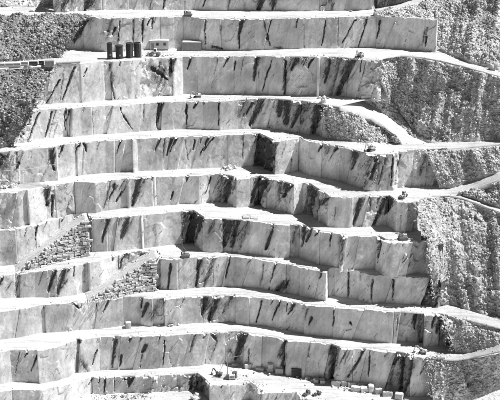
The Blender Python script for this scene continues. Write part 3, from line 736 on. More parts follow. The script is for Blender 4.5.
# upper left ground above the first ledge
scree('scree_slope', [(-90,-22,float(ZL(1,0))+7.5),(60,-24,float(ZL(1,0))+7.5)], zl(1, [(-90,7),(0,5.5),(40,7.5),(66,8.5)]), M_RUB, (0,), .6, seed=3, dens=.35, tone=1.5)
# upper right above and beside bench B
z1, z2 = float(ZL(1, 400)), float(ZL(2, 400))
scree('scree_slope', [(376,12.5,z1+.3),(400,9,z1+.9),(420,4.5,z1+1.8),(432,.5,z1+2.6),(450,-8,z1+5),(500,-25,z1+11),(590,-40,z1+17)],
      [(374,16,z1-.1),(400,17,z1-.1),(425,18.5,z1-.2),(433,20,z1-.3),(435,32,z1-4.4),(436,43,z2+2.2),(446,52,z2+.4),(470,63.5,z2-1),(500,71.5,z2-2.4),(590,88,z2-4)], M_RUB, (.6,), 1.0, seed=4, dens=.8)
# above the upper right road
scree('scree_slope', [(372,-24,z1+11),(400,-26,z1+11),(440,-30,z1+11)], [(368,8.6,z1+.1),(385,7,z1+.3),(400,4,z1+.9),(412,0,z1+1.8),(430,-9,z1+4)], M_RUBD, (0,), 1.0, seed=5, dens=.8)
# beside bench C, between the upper haul road and the curving road
def zB(px): return zmix(3, 4, 345, 418, px)
AP = [(380,97,zB(345)+.2),(388,101,zB(352)),(398,110,zB(378)),(407,122,zB(397)),(416,136,zB(413))]
scree('scree_slope', [(346,97.6,zB(340)-.2),(364,97,zB(340)+.1),(380,97,zB(345)+.25)] + [(a_, b_ - .3, c_ + .1) for a_, b_, c_ in AP[1:]], [(340,98.4,zB(340)-.3),(354,98.6,zB(350)-.2),(369,104.4,zB(367)),(384,114.4,zB(386)),(399,126,zB(403)),(412,137.6,zB(416)),(418,140.5,zB(419))], M_RUB, (.15,), .35, seed=14, dens=.6, tone=1.25)
scree('scree_slope', zl(2, [(372,60),(380,58),(388,56.6),(400,55.2),(420,56.8),(440,60.2,-.2),(470,67.6,-1),(500,76,-2.4),(590,92.5,-4)]),
      AP + [(430,142.8,zB(425)),(460,142,float(ZL(4,430))+.4),(500,140.4,float(ZL(4,430))+.8),(590,136,float(ZL(4,430))+1.5)], M_RUB, (.4,), 1.05, seed=6, dens=.8, lbulge=.01)
# beside bench D, between the curving road and the ledge
scree('scree_slope', [(325,104,zB(340)),(336,106.5,zB(340)),(352,110.5,zB(352)),(368,116.5,zB(368)),(382,124,zB(382)),(392,132,zB(394)),(399,139.5,zB(404))],
      zl(4, [(331,139),(350,141.5),(366,143.5),(378,144),(388,144),(396,144),(402,144)]), M_RUB, (.5,), .9, seed=7, dens=.8, lbulge=.8)
# below the middle haul road
zd = float(ZL(4, 400)); z5 = float(ZL(5, 400))
scree('scree_slope', [(424,150,zd),(440,149,zd),(470,147,zd+.3),(500,144.6,zd+.8),(590,141,zd+1.5)],
      [(440,189,z5),(452,188.6,z5),(470,182.5,z5+1.3),(500,172.5,z5+5.0),(590,160,z5+7)], M_RUB, (.3,), .9, seed=8, dens=.8)
# wedge between the two branches of the forked road
scree('scree_slope', [(459,194,z5+.4),(470,190.5,z5+1.2),(485,185.5,z5+2.4),(500,180.5,z5+5.0),(590,168,z5+7)],
      [(459,195,z5-.2),(470,198,z5-.7),(485,203.5,z5-1.5),(500,208.6,z5-2.4),(590,240,z5-6)], M_RUB, (.2,), .9, seed=9, dens=.8)
# great slope beside benches F, G and H
z8 = float(ZL(8, 400))
scree('scree_slope', [(414,200,z5),(424,197,z5),(434,195.2,z5),(448,195,z5),(462,197.6,z5-.2),(480,204.2,z5-1.2),(500,211.5,z5-2.4),(590,246,z5-6)],
      [(436,305,z8),(452,305.5,z8),(462,308.5,z8),(480,314,z8-.5),(500,320.5,z8-1),(590,327.5,z8-1.5)], M_RUB, (1.2,), .9, seed=10, dens=.6, lbulge=6.5, flow=1.4, tone=1.0)
# beside bench I
z9 = float(ZL(9, 400))
scree('scree_slope', [(441,314,z8),(451,315,z8),(462,317.5,z8),(480,322.5,z8-.5),(500,327.5,z8-1),(590,333.5,z8-1.5)],
      [(456,354,z9),(461,354,z9),(468,353,z9+.9),(480,350.5,z9+2.2),(500,345,z9+4.9),(590,341.5,z9+5.5)], M_RUB, (.6,), .85, seed=11, dens=.65, lbulge=1.2, flow=.8, tone=1.0)
# beside bench J down to the floor
z10 = float(ZL(10, 400))
scree('scree_slope', [(431,357,z9),(444,359.5,z9),(456,359.6,z9+.5),(470,357.6,z9+1.5),(500,350.6,z9+4.9),(590,347.6,z9+5.5)],
      [(433,404,z10),(450,402,z10),(470,399,z10+.3),(500,389,z10+1.5),(590,366,z10+4)], M_RUB, (.9,), .9, seed=12, dens=.65, lbulge=1.4, flow=.8, tone=1.05)

# ------------------------------------------------------------------ haul roads that leave the ledges
def road(upper, lower, n=90, mat=M_ROAD):
    U, _ = curve(upper, n); L, _ = curve(lower, n)
    t = np.linspace(0, 1, 12)[:, None, None]; V = U[None] * (1 - t) + L[None] * t
    tt = np.linspace(0, 1, 12)[:, None]
    V[..., 2] += .08 + .10 * fbm(V * .5, 3, 161) + .22 * (np.abs(tt - .5) > .46)
    lo = V[-1].copy(); lo[:, 2] -= 1.2; lo[:, 1] -= .3
    hi = V[0].copy(); hi[:, 2] -= 1.2; hi[:, 1] += .3
    V = np.concatenate([hi[None], V, lo[None]], 0)
    o = obj('haul_road', raw_mesh('haul_road', V.reshape(-1, 3), gridq(V.shape[0], n), None, {'greyed': np.zeros(V.shape[:2])}, smooth=True), mat)
    o['kind'] = 'structure'; return o
road([(356,7.5,z1-.4),(385,6.6,z1+.3),(400,3.4,z1+.9),(412,-.6,z1+1.8),(430,-10,z1+4)], [(356,15,z1-.4),(380,13,z1+.2),(400,9.4,z1+.9),(420,4.6,z1+1.8),(434,0,z1+2.8)], mat=M_DUST)
road([(316,96.5,zB(322)-.3),(352,98,zB(346)+.05),(369,104,zB(367)),(384,114,zB(386)),(399,125.5,zB(403)),(412,137,zB(416)),(428,144.5,zB(424)-.3)],
     [(316,103,zB(318)-.3),(340,107.5,zB(340)+.05),(354,110.8,zB(354)),(370,117,zB(370)),(382,124.5,zB(384)),(392,132.5,zB(398)),(398,139,zB(410)),(402,146,zB(422)-.3)], mat=M_DUST)
road([(440,189.5,z5-.4),(456,187.4,z5+.2),(470,182.6,z5+1.3),(500,172.6,z5+5.0),(590,160,z5+7)], [(440,194,z5-.4),(462,193.4,z5+.4),(475,189,z5+1.5),(500,180.4,z5+5.0),(590,168,z5+7)])

# ------------------------------------------------------------------ gravel ramps with dry stone walls
STONES = []
for i in range(8):
    mb = MB(); mb.box((0, 0, 0), (1, 1, 1), bev=.06)
    r = random.Random(i)
    mb.v = [(x + r.uniform(-.12, .12), y + r.uniform(-.10, .10), z + r.uniform(-.13, .13)) for x, y, z in mb.v]
    me = mb.mesh('stone'); me.materials.append(M_STONE); STONES.append(me)
def ramp(f, xa, xb, width, wall_a, wall_b, lab, wlab, klow):
    cr = CR[f]; k = cr.k
    px = np.linspace(xa, xb, 70); s = cr.s_of_px(px); p = cr.at_s(s)
    # inner edge: straightened face line
    A, B = p[0], p[-1]; t = np.linspace(0, 1, 70)
    inner = np.stack([np.interp(t, [0, 1], [A[0], B[0]]), np.interp(t, [0, 1], [A[1], B[1]])], -1)
    inner = .35 * inner + .65 * p[:, :2]
    dn = np.array([.25, -1.0]); dn /= np.linalg.norm(dn)
    z0, z1_ = float(ZL(k + 1, xa)), float(ZL(k, xb))
    z = z0 + (z1_ - z0) * np.clip(t * 1.04, 0, 1) + .12
    inn = inner - dn * .8; out_ = inner + dn * width
    rows = []
    for q in np.linspace(0, 1, 10):
        rows.append(np.concatenate([inn * (1 - q) + out_ * q, (z + .10 * (q > .93))[:, None]], 1))
    lo = np.concatenate([out_ - dn * .1, np.full(70, min(z0, float(ZL(k + 1, xb))) - 1.)[:, None]], 1)
    V = np.stack(rows + [lo]); V[:-1, :, 2] += .10 * fbm(V[:-1] * .6, 3, 171)
    o = obj('ramp', raw_mesh('ramp', V.reshape(-1, 3), gridq(V.shape[0], 70), None, {'greyed': np.zeros(V.shape[:2])}, smooth=False), M_RAMP)
    o['kind'] = 'structure'
    i0 = np.searchsorted(px, wall_a); i1 = min(69, np.searchsorted(px, wall_b))
    path = out_[i0:i1 + 1]; pz = z[i0:i1 + 1]
    d = np.concatenate([[0], np.cumsum(np.sqrt((np.diff(path, axis=0) ** 2).sum(1)))]); L = d[-1]
    mid = path[len(path) // 2]; zb = float(ZL(k + 1, (wall_a + wall_b) / 2))
    W = empty('stone_wall', (mid[0], mid[1], zb), 0, wlab, 'wall', 'dry stone walls under the ramps')
    course = 0; y = 0.0
    while y < 13:
        h = random.uniform(.45, .95); a = random.uniform(-1, 0)
        while a < L:
            ln = random.choice((random.uniform(.5, 1.0), random.uniform(.9, 2.2))); c = a + ln / 2
            if 0 < c < L:
                zt = np.interp(c, d, pz); zg = np.interp(c, d, ZL(k + 1, px[i0:i1 + 1]))
                if zg + y + h * .55 < zt + .05:
                    x = np.interp(c, d, path[:, 0]); yy = np.interp(c, d, path[:, 1])
                    e = .1; tx = np.interp(c + e, d, path[:, 0]) - np.interp(c - e, d, path[:, 0]); ty = np.interp(c + e, d, path[:, 1]) - np.interp(c - e, d, path[:, 1])
                    st = obj('stone', random.choice(STONES), None, W)
                    bat = .16 * (zt - zg - y) + random.uniform(-.16, .16)
                    st.location = (x + dn[0] * bat - mid[0], yy + dn[1] * bat - mid[1], zg + y + h / 2 - .1 - zb + random.uniform(-.22, .22))
                    st.rotation_euler = (random.uniform(-.12, .12), random.uniform(-.14, .14), math.atan2(ty, tx) + random.uniform(-.18, .18))
                    st.scale = (ln * random.uniform(.9, 1.0), random.uniform(.9, 1.6), h * random.uniform(.75, 1.2))
            a += ln + .05
        y += h
    q = np.concatenate([np.repeat(out_, 3, 0), np.repeat(z, 3)[:, None]], 1); q[:, :2] += rng.normal(0, .5, (len(q), 2)); q[:, 2] -= .1; RAMPR.append(q)
    q = np.concatenate([np.repeat(inner, 1, 0) + dn * rng.uniform(.2, 1.0, (70, 1)), np.repeat(z, 1)[:, None]], 1); RAMPR.append(q)
    q = np.concatenate([np.repeat(out_, 4, 0) + dn * rng.uniform(-.3, 1.6, (280, 1)), np.repeat(ZL(k + 1, px) + .1, 4)[:, None]], 1); RAMPR.append(q)
    return o
RAMPR = []
ramp('G', 12, 86, 6.3, 24, 86, '', 'dry stone wall of pale blocks under the upper gravel ramp at left', 7)
ramp('H', 84, 156, 6.0, 90, 151, '', 'dry stone wall of pale blocks under the lower gravel ramp', 8)

# ------------------------------------------------------------------ loose rock on the slopes and debris on the ledges
IV = np.array([(-1,-1,-1),(1,-1,-1),(1,1,-1),(-1,1,-1),(-1,-1,1),(1,-1,1),(1,1,1),(-1,1,1)], float) * .62
IF = np.array([(0,2,1),(0,3,2),(4,5,6),(4,6,7),(0,1,5),(0,5,4),(1,2,6),(1,6,5),(2,3,7),(2,7,6),(3,0,4),(3,4,7)])
def scatter(name, pos, lo, hi, mat, power=2.6, tone=(.75, 1.35), label=None):
    n = len(pos)
    base = IV[None] * (1 + rng.uniform(-.5, .35, (n, 8, 3)))
    sc = (lo + (hi - lo) * rng.random(n) ** power)[:, None, None] * np.stack([rng.uniform(.7, 1.3, n), rng.uniform(.7, 1.2, n), rng.uniform(.5, .9, n)], -1)[:, None]
    a = rng.uniform(0, 6.28, n); b = rng.uniform(-1.2, 1.2, n)
    q = base * sc
    x, y, z = q[..., 0], q[..., 1], q[..., 2]
    ca, sa, cb, sb = np.cos(a)[:, None], np.sin(a)[:, None], np.cos(b)[:, None], np.sin(b)[:, None]
    x, z = x * cb + z * sb, -x * sb + z * cb
    x, y = x * ca - y * sa, x * sa + y * ca
    V = np.stack([x, y, z], -1) + pos[:, None]
    F = (IF[None] + (np.arange(n) * 8)[:, None, None]).reshape(-1, 3)
    tn = np.repeat(rng.uniform(tone[0], tone[1], n), 8)
    o = obj(name, raw_mesh(name, V.reshape(-1, 3), None, F, {'tone': tn}), mat); o['kind'] = 'stuff'
    if label: o['label'] = label
    return o
pa = np.concatenate([p for p, m in ROCKS if m is M_RUB]); pb = np.concatenate([p for p, m in ROCKS if m is M_RUBD])
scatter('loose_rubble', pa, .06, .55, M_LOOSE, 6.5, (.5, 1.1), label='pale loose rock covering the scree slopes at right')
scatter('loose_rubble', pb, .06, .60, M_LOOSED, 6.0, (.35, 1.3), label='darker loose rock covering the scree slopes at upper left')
dp = []
for k in range(1, 11):
    a, b = LEDGE_RANGE[k]
    bx, bv = edge_back(k); fx, fv = edge_front(k)
    n = int((b - a) * .9); px = rng.uniform(a, b, n)
    t = np.where(rng.random(n) < .6, np.abs(rng.normal(0, .06, n)) + .1, 1 - np.abs(rng.normal(0, .10, n)))
    B = np.stack([np.interp(px, bx, bv[:, i]) for i in range(3)], -1); F = np.stack([np.interp(px, fx, fv[:, i]) for i in range(3)], -1)
    q = B * (1 - t)[:, None] + F * t[:, None]; q[:, 2] += .08; dp.append(q)
heap = []
for (x0, y0, x1, y1, n_, sp, k_) in ((232, 364.5, 332, 381, 260, 1.2, 10), (330, 384, 402, 398, 160, 1.0, 10), (92, 395.5, 205, 396.5, 300, 1.6, 11), (240, 381, 262, 386, 60, .8, 10), (205, 369, 260, 379, 60, 2.0, 10), (300, 393, 330, 396, 30, 2., 10), (140, 57, 175, 55, 60, .7, 2), (0, 189, 16, 186, 60, .7, 5), (222, 169, 240, 168, 50, .7, 5), (410, 355, 470, 357.5, 60, .6, 9), (160, 325, 182, 324.4, 40, .4, 9)):
    t_ = rng.random(n_); zk = float(ZL(k_, (x0 + x1) / 2))
    q = P(x0 + (x1 - x0) * t_, y0 + (y1 - y0) * t_, zk); q[:, :2] += rng.normal(0, sp, (n_, 2)); q[:, 2] += .1; heap.append(q)
scatter('stone_litter', np.concatenate(heap), .07, .6, M_LOOSE, 3.2, (.6, 1.3), label='scattered broken stone around the blocks and machines')
scatter('ramp_rubble', np.concatenate(RAMPR), .06, .45, M_LOOSE, 3.5, (.9, 1.4), label='broken stone along the edges of the two gravel ramps')
scatter('ledge_debris', np.concatenate(dp), .05, .42, M_LOOSE, 5.0, (.9, 1.5), label='small broken stone lying along the ledges')

# ------------------------------------------------------------------ far surroundings
def ground_sheet():
    n = 90
    x = np.linspace(-1, 1, n); x = np.sign(x) * (np.abs(x) ** 2.2) * 4000
    X, Y = np.meshgrid(x, x - 60)
    zb = float(Z[11].min()) - 1.0
    V = np.stack([X, Y, np.full(X.shape, zb)], -1)
    rise = np.clip((Y - 5) * .75, 0, 130) * (np.clip(np.abs(X) - 150, 0, 60) / 60 * .6 + .0) 
    V[..., 2] += rise + np.where(Y > 150, np.clip((Y - 150) * .5, 0, 420), 0) + 3 * fbm(V * .02, 3, 3) * (np.hypot(X, Y) > 150)
    o = obj('ground', raw_mesh('ground', V.reshape(-1, 3), gridq(n, n, True), None, {'tone': np.ones(V.shape[:2])}, smooth=True), M_RUB); o['kind'] = 'structure'
ground_sheet()
# low floor in front of the last bench
cr = CR['K']; px = np.linspace(-88, 600, 240); pv = cr.at_px(px).copy(); nn = cr.normal(cr.s_of_px(px)); pv[:, :2] -= nn * .9; pv[:, 2] = ZL(11, px)
t = np.linspace(0, 1, 40)[:, None, None] ; fr = pv.copy(); fr[:, 1] = -75
V = pv[None] * (1 - t) + fr[None] * t; V[..., 2] += .15 * fbm(V * .4, 3, 9)
o = obj('quarry_floor', raw_mesh('quarry_floor', V.reshape(-1, 3), gridq(40, 240), None, {'greyed': np.zeros(V.shape[:2])}, smooth=True), M_DUST); o['kind'] = 'structure'
#OBJECTS#
# ------------------------------------------------------------------ things on the ledges
def at(px, py, k, dz=.08):
    p = P(px, py, float(ZL(k, px))); return Vector((p[0], p[1], p[2] + dz))
def ppm(px, py, k):
    p = P(px, py, float(ZL(k, px))); return FPX / float((p - CAM) @ FW)

# black tanks
def tank(px, py, wpx, hpx, label, style):
    s_ = ppm(px, py, 2); r = wpx / s_ / 2; h = hpx / s_ / .97
    t = empty('tank', at(px, py, 2), random.uniform(0, 3), label, 'tank', 'upright black tanks')
    MB().lathe([(0, 0), (r * .98, 0), (r, .08), (r, h * .33), (r * 1.015, h * .335), (r * 1.015, h * .35), (r, h * .355), (r, h * .66), (r * 1.015, h * .665), (r * 1.015, h * .68), (r, h * .685), (r, h), (0, h)]).build('shell', M_BLACK, t)
    if style == 'lid':
        MB().lathe([(0, h + .02), (r * 1.12, h + .02), (r * 1.14, h + .18), (r * .9, h + .30), (0, h + .42)]).build('lid', M_BLACK, t)
    else:
        MB().lathe([(r * .80, h + .01), (r * 1.05, h + .01), (r * 1.05, h + .16), (r * .96, h + .20), (r * .80, h + .20)]).build('rim', M_BLACK, t)
        MB().lathe([(0, h + .06), (r * .80, h + .02)]).build('lid', M_BLACK, t)
    mb = MB()
    if style == 'ladder':
        for d in (-.22, .22): mb.tube((d, -r - .12, .1), (d, -r - .12, h + .5), .035, n=6)
        for i in range(int(h / .35)): mb.tube((-.22, -r - .12, .3 + i * .35), (.22, -r - .12, .3 + i * .35), .025, n=5)
        mb.build('ladder', M_STEEL, t); t.rotation_euler.z = .5
    elif style == 'pipe':
        for i, x in enumerate((r * .82, r * 1.12)):
            mb = MB(); mb.tube((x, -r * .75, 0), (x, -r * .75, h * (1.02 - .04 * i)), .17, n=10); mb.tube((x, -r * .75, h * (1.0 - .04 * i)), (x * .5, -r * .3, h * (1.0 - .04 * i)), .15, n=8)
            mb.build('pipe', M_GREYP, t)
        t.rotation_euler.z = 0
    else:
        mb.box((0, -r - .05, h * .3), (.5, .14, .5)); mb.build('hatch', M_STEEL, t); t.rotation_euler.z = .3
    return t
tank(110, 59, 5.4, 15, 'tall thin black tank with an open rim, leftmost of the four', 'rim')
tank(119.4, 58.6, 7.2, 12.2, 'shortest black tank with a wide flat lid, second from left', 'lid')
tank(129.6, 57.6, 7.0, 13.6, 'black tank with a ladder, third of four from left', 'ladder')
tank(137.6, 57, 6.6, 13.4, 'black tank with pale grey pipes on its side, nearest the white hut', 'pipe')

# hut and container
def hut():
    p = at(159.5, 49.6, 2); s_ = ppm(159.5, 49.6, 2); wd, h, d = 18.6 / s_, 8.6 / s_, 2.6
    t = empty('site_hut', p, R(2), 'white site hut with two small windows below the grey rock face', 'hut')
    MB().box((0, 0, h / 2 + .25), (wd, d, h), bev=.03).build('wall', M_WHITE, t)
    r = MB(); r.prism([(-wd / 2 - .15, h + .25), (wd / 2 + .15, h + .25), (wd / 2 + .15, h + .36), (0, h + .52), (-wd / 2 - .15, h + .36)], -d / 2 - .2, d / 2 + .2); r.build('roof', M_WHITE, t)
    for x in (-wd * .10, wd * .29):
        f = MB(); w_, hh = .82, .82; z = h * .62 + .25; y = -d / 2 - .03
        for dx in (-1, 1): f.box((x + dx * w_ / 2, y, z), (.08, .08, hh + .16))
        for dz in (-1, 1): f.box((x, y - .003, z + dz * hh / 2), (w_ + .16, .08, .08))
        fr = f.build('window', M_GREYP, t)
        MB().box((x, -d / 2 - .012, z), (w_ - .08, .02, hh - .08)).build('pane', M_GLASS, fr)
    dr = MB().box((-wd * .36, -d / 2 - .025, .25 + 1.0), (.85, .05, 1.95)).build('door', M_GREYP, t)
    MB().box((-wd * .36 + .3, -d / 2 - .075, 1.2), (.05, .05, .16)).build('handle', M_BLACK, dr)
    sk = MB()
    for x in (-wd * .42, -wd * .14, wd * .14, wd * .42): sk.box((x, 0, .12), (.3, d * .9, .28))
    sk.build('skid', M_TRACK, t)
hut()
def container(px, py, k, wpx, hpx, mat, roofmat, label, rz=0.0, depth=2.5):
    s_ = ppm(px, py, k); wd, h, d = wpx / s_, hpx / s_ / .97, depth
    t = empty('shipping_container', at(px, py, k), rz, label, 'container')
    MB().box((0, 0, h / 2 + .06), (wd - .16, d - .16, h - .16)).build('shell', mat, t)
    fr = MB()
    for x in (-1, 1):
        for y in (-1, 1): fr.box((x * (wd / 2 - .07), y * (d / 2 - .07), h / 2 + .06), (.16, .16, h))
    for z in (.10, h):
        for y in (-1, 1): fr.box((0, y * (d / 2 - .072), z), (wd - .3, .14, .15))
        for x in (-1, 1): fr.box((x * (wd / 2 - .072), 0, z), (.14, d - .3, .15))
    fr.build('frame', mat, t)
    MB().box((0, 0, h + .02), (wd - .05, d - .05, .06)).build('roof', roofmat, t)
    n = int(wd / .34)
    rb = MB()
    for i in range(n): rb.box((-wd / 2 + .3 + i * (wd - .6) / max(1, n - 1), -d / 2 + .055, h / 2 + .06), (.15, .05, h - .3))
    rb.build('corrugation', mat, t)
    dd = MB()
    for y in (-.6, .6): dd.box((wd / 2 - .06, y, h / 2 + .06), (.06, 1.0, h - .35))
    dr = dd.build('door', mat, t)
    br = MB()
    for y in (-.9, -.3, .3, .9): br.tube((wd / 2 + .0, y, .2), (wd / 2 + .0, y, h - .1), .03, n=6)
    br.build('lock_bar', M_STEEL, dr)
    return t
container(192, 50.4, 2, 19, 8.4, M_GREYP, M_WHITE, 'grey shipping container with a pale roof right of the white hut', R(-3))
container(296, 375.8, 10, 10, 8.6, M_BLACK, M_BLACK, 'black container standing in the shade at the foot of the marble', R(4), 2.4)
container(49.4, 65.6, 2, 9, 4.6, M_GREYP, M_GREYP, 'small dark container at the ledge edge beside the concrete blocks', R(6), 1.8)

# crawler excavator
def excavator(loc, rz, label, paint, scale=1.0, reach=1.0, group='excavators and loaders on the ledges'):
    t = empty('excavator', loc, rz, label, 'excavator', group)
    for sy in (-1, 1):
        m = MB(); prof = [(-1.7, .12), (-1.9, .45), (-1.7, .85), (1.7, .85), (1.9, .45), (1.7, .12), (1.4, 0), (-1.4, 0)]
        m.prism(prof, sy * 1.0 - .28, sy * 1.0 + .28); tr = m.build('track', M_TRACK, t)
        for x in (-1.5, -.75, 0, .75, 1.5): MB().tube((x, sy * 1.31 - .05, .43), (x, sy * 1.31 + .05, .43), .27 if abs(x) > 1 else .2, n=10).build('wheel', M_STEEL, tr)
    MB().box((0, 0, .62), (1.9, 1.6, .5)).tube((0, 0, .8), (0, 0, 1.12), .7, n=16).build('undercarriage', M_TRACK, t)
    b = MB(); b.box((-.35, 0, 1.55), (3.0, 2.5, .85), bev=.1); b.box((-1.55, 0, 1.75), (.9, 2.5, 1.05), bev=.18); b.build('body', paint, t)
    MB().box((-.75, -.25, 2.14), (1.5, 1.7, .34), bev=.08).build('engine_cover', paint, t)
    c = MB(); c.prism([(.05, 1.9), (1.25, 1.9), (1.32, 2.4), (1.05, 3.0), (.05, 3.0)], .30, 1.24); cb = c.build('cab', paint, t)
    g = MB(); g.box((.62, 1.25, 2.52), (.85, .03, .66)); g.box((1.20, .77, 2.62), (.03, .72, .62), Matrix.Rotation(R(-18), 3, 'Y')); g.build('window', M_GLASS, cb)
    bm = MB(); a = Vector((.9, -.15, 1.7)); k_ = Vector((2.6, -.15, 3.9)); e = Vector((4.6 * reach, -.15, 3.6))
    def beam(m, p, q, h0, h1, w_):
        d = q - p; rot = Matrix.Rotation(-math.atan2(d.z, d.x), 3, 'Y')
        L = d.length; V = [Vector((0, y, z)) for y, z in ((-w_, -h0), (w_, -h0), (w_, h0), (-w_, h0))] + [Vector((L, y, z)) for y, z in ((-w_, -h1), (w_, -h1), (w_, h1), (-w_, h1))]
        m.add([rot @ v_ + p for v_ in V], [(3, 2, 1, 0), (4, 5, 6, 7), (0, 1, 5, 4), (1, 2, 6, 5), (2, 3, 7, 6), (3, 0, 4, 7)])
    beam(bm, a, k_, .22, .34, .2); beam(bm, k_, e, .34, .18, .19); bm.build('boom', paint, t)
    s1 = Vector((4.3 * reach + .9, -.15, 1.2)); sm = MB(); beam(sm, e + Vector((-.25, 0, .35)), s1, .26, .13, .15); sm.build('stick', paint, t)
    rm = MB(); rm.tube((1.3, -.15, 1.75), (2.55, -.15, 3.3), .09, n=8); rm.tube((2.9, -.15, 4.3), (4.5 * reach, -.15, 4.0), .08, n=8); rm.build('hydraulic_ram', M_STEEL, t)
    bk = MB(); x, z = s1.x, s1.z
    bk.prism([(x + .1, z + .15), (x + .25, z - .45), (x - .15, z - .95), (x - .75, z - .9), (x - .95, z - .55), (x - .5, z - .62), (x - .12, z - .4), (x - .2, z + .1)], -.7, .4); bk.build('bucket', M_TRACK, t)
    t.scale = (scale,) * 3
    return t
excavator(at(360, 57.6, 2), R(238), 'grey excavator on the ledge right of centre below the second bench', M_MACH, .62, .75)
excavator(at(197.5, 97.8, 3), R(205), 'dark excavator working on the ledge below the grey container', M_MACH, .54, .8)
excavator(at(371, 151, 4), R(222), 'excavator parked where the curving haul road meets the ledge', M_MACH, .62, .75)
excavator(at(218.5, 376, 10), R(160), 'dark excavator on the quarry floor left of the derrick', M_MACHD, .52, .75)
excavator(at(422.5, 353.8, 9), R(165), 'excavator on the ledge beside loose slabs at lower right', M_MACH, .55, .85)

# wheel loader
def loader(loc, rz, label, paint, scale=1.0):
    t = empty('wheel_loader', loc, rz, label, 'loader', 'excavators and loaders on the ledges')
    for x in (-1.35, 1.35):
        for y in (-1, 1):
            wl = MB().lathe([(.30, -.22), (.62, -.22), (.72, -.12), (.72, .12), (.62, .22), (.30, .22)], 18)
            o = wl.build('wheel', M_TRACK, t); o.rotation_euler = (R(90), 0, 0); o.location = (x, y * .95, .72)
            r_ = MB().lathe([(0, -.16), (.31, -.2), (.31, .2), (0, .16)], 14).build('rim', M_STEEL, o)
    b = MB(); b.box((-1.3, 0, 1.35), (2.2, 1.4, .95), bev=.12); b.box((-.1, 0, 1.0), (.9, .8, .5)); b.box((1.2, 0, 1.05), (1.3, 1.0, .6), bev=.08); b.build('body', paint, t)
    c = MB().box((-.15, 0, 2.25), (1.25, 1.25, 1.3), taper=.88, bev=.06).build('cab', paint, t)
    g = MB(); g.box((-.15, -.61, 2.35), (.9, .03, .75)); g.box((-.15, .61, 2.35), (.9, .03, .75)); g.box((.48, 0, 2.35), (.03, .95, .8)); g.build('window', M_GLASS, c)
    for y in (-.42, .42):
        MB().prism([(.9, 1.5), (1.1, 1.7), (2.7, .75), (2.7, .45), (2.5, .45)], y - .07, y + .07).build('lift_arm', paint, t)
    MB().prism([(2.6, .12), (3.5, .05), (3.5, .12), (2.85, .35), (2.8, .8), (3.0, 1.15), (2.85, 1.2), (2.6, .85)], -1.25, 1.25).build('bucket', M_STEEL, t)
    MB().tube((-1.6, .3, 1.8), (-1.6, .3, 2.5), .07, n=8).build('exhaust', M_TRACK, t)
    t.scale = (scale,) * 3
    return t
loader(at(155, 56.2, 2), R(170), 'pale wheel loader in front of the white hut', M_WHITE, .80)
loader(at(403.5, 197.6, 5), R(240), 'small dark loader at the edge of the ledge where the road forks', M_MACH, .66)
loader(at(307, 394.6, 10), R(232), 'dark loader nearest the camera on the white quarry floor', M_MACHD, .50)
loader(at(317.6, 395, 10), R(205), 'small black loader right of another on the white quarry floor', M_MACHD, .46)

# drill rigs with thin masts
def rig(loc, rz, hm, label, scale=1.0, lattice=True):
    t = empty('drill_rig', loc, rz, label, 'drill rig', 'mast rigs on the ledges')
    for sy in (-1, 1):
        MB().prism([(-1.2, .1), (-1.35, .35), (-1.2, .65), (1.2, .65), (1.35, .35), (1.2, .1), (1, 0), (-1, 0)], sy * .8 - .22, sy * .8 + .22).build('track', M_TRACK, t)
    MB().box((0, 0, .75), (2.2, 1.3, .4), bev=.05).box((-.5, 0, 1.25), (1.1, 1.2, .7), bev=.08).build('body', M_MACH, t)
    MB().box((.35, .35, 1.3), (.5, .5, .8), bev=.05).build('control_box', M_STEEL, t)
    m = MB(); b0 = .16
    for x in (-1, 1):
        for y in (-1, 1): m.tube((.9 + x * b0, y * b0, .2), (.9 + x * b0 * .8, y * b0 * .8, hm), .035, n=5)
    n = int(hm / .5)
    for i in range(n):
        z0, z1_ = .2 + i * (hm - .2) / n, .2 + (i + 1) * (hm - .2) / n
        sg = 1 if i % 2 else -1
        for y in (-1, 1): m.tube((.9 - sg * b0, y * b0, z0), (.9 + sg * b0, y * b0, z1_), .022, n=4)
        for x in (-1, 1): m.tube((.9 + x * b0, -sg * b0, z0), (.9 + x * b0, sg * b0, z1_), .022, n=4)
    mo = m.build('mast', M_STEEL, t)
    MB().box((.9, 0, hm + .1), (.5, .4, .22)).build('crown', M_STEEL, mo)
    MB().tube((-.8, 0, 1.2), (.78, 0, hm * .62), .05, n=6).build('stay', M_STEEL, t)
    MB().box((1.15, 0, 1.1), (.3, .34, .9), bev=.05).build('drill_head', M_MACHD, t)
    t.scale = (scale,) * 3
    return t
rig(at(188, 16.2, 1), R(175), 4.6, 'dark drill rig with a thin mast on the topmost ledge')
rig(at(403, 239.4, 6), R(185), 7.2, 'pale drill rig with a tall thin mast at the right end of a ledge')
rig(at(185.5, 257.2, 7), R(178), 5.4, 'drill rig with a thin mast above the right end of the lower stone wall')

# derrick on the floor
def derrick(loc):
    t = empty('derrick', loc, 0, 'slender derrick with a mast and side boom on the quarry floor', 'crane')
    h = 7.3
    MB().box((0, 0, .25), (1.6, 1.4, .5), bev=.05).build('base', M_CONC, t)
    m = MB(); m.tube((0, 0, .5), (0, 0, h), .14, .09, 10)
    m.build('mast', M_GREYP, t)
    b = MB(); b.tube((0, 0, h - .9), (4.6, .5, h - .1), .09, .05, 8); bo = b.build('boom', M_GREYP, t)
    MB().tube((4.6, .5, h - .1), (4.6, .5, h - 2.6), .025, n=5).box((4.6, .5, h - 2.7), (.15, .15, .25)).build('hook_line', M_STEEL, bo)
    for e in ((-3.6, -1.6, .0), (-2.5, 3.0, .0), (2.6, 2.4, 0)): MB().tube((0, 0, h), e, .025, n=5).build('guy_cable', M_STEEL, t)
    MB().box((.1, -.62, 1.0), (.9, .7, 1.0), bev=.06).build('winch', M_MACHD, t)
derrick(at(227.5, 378.5, 10))
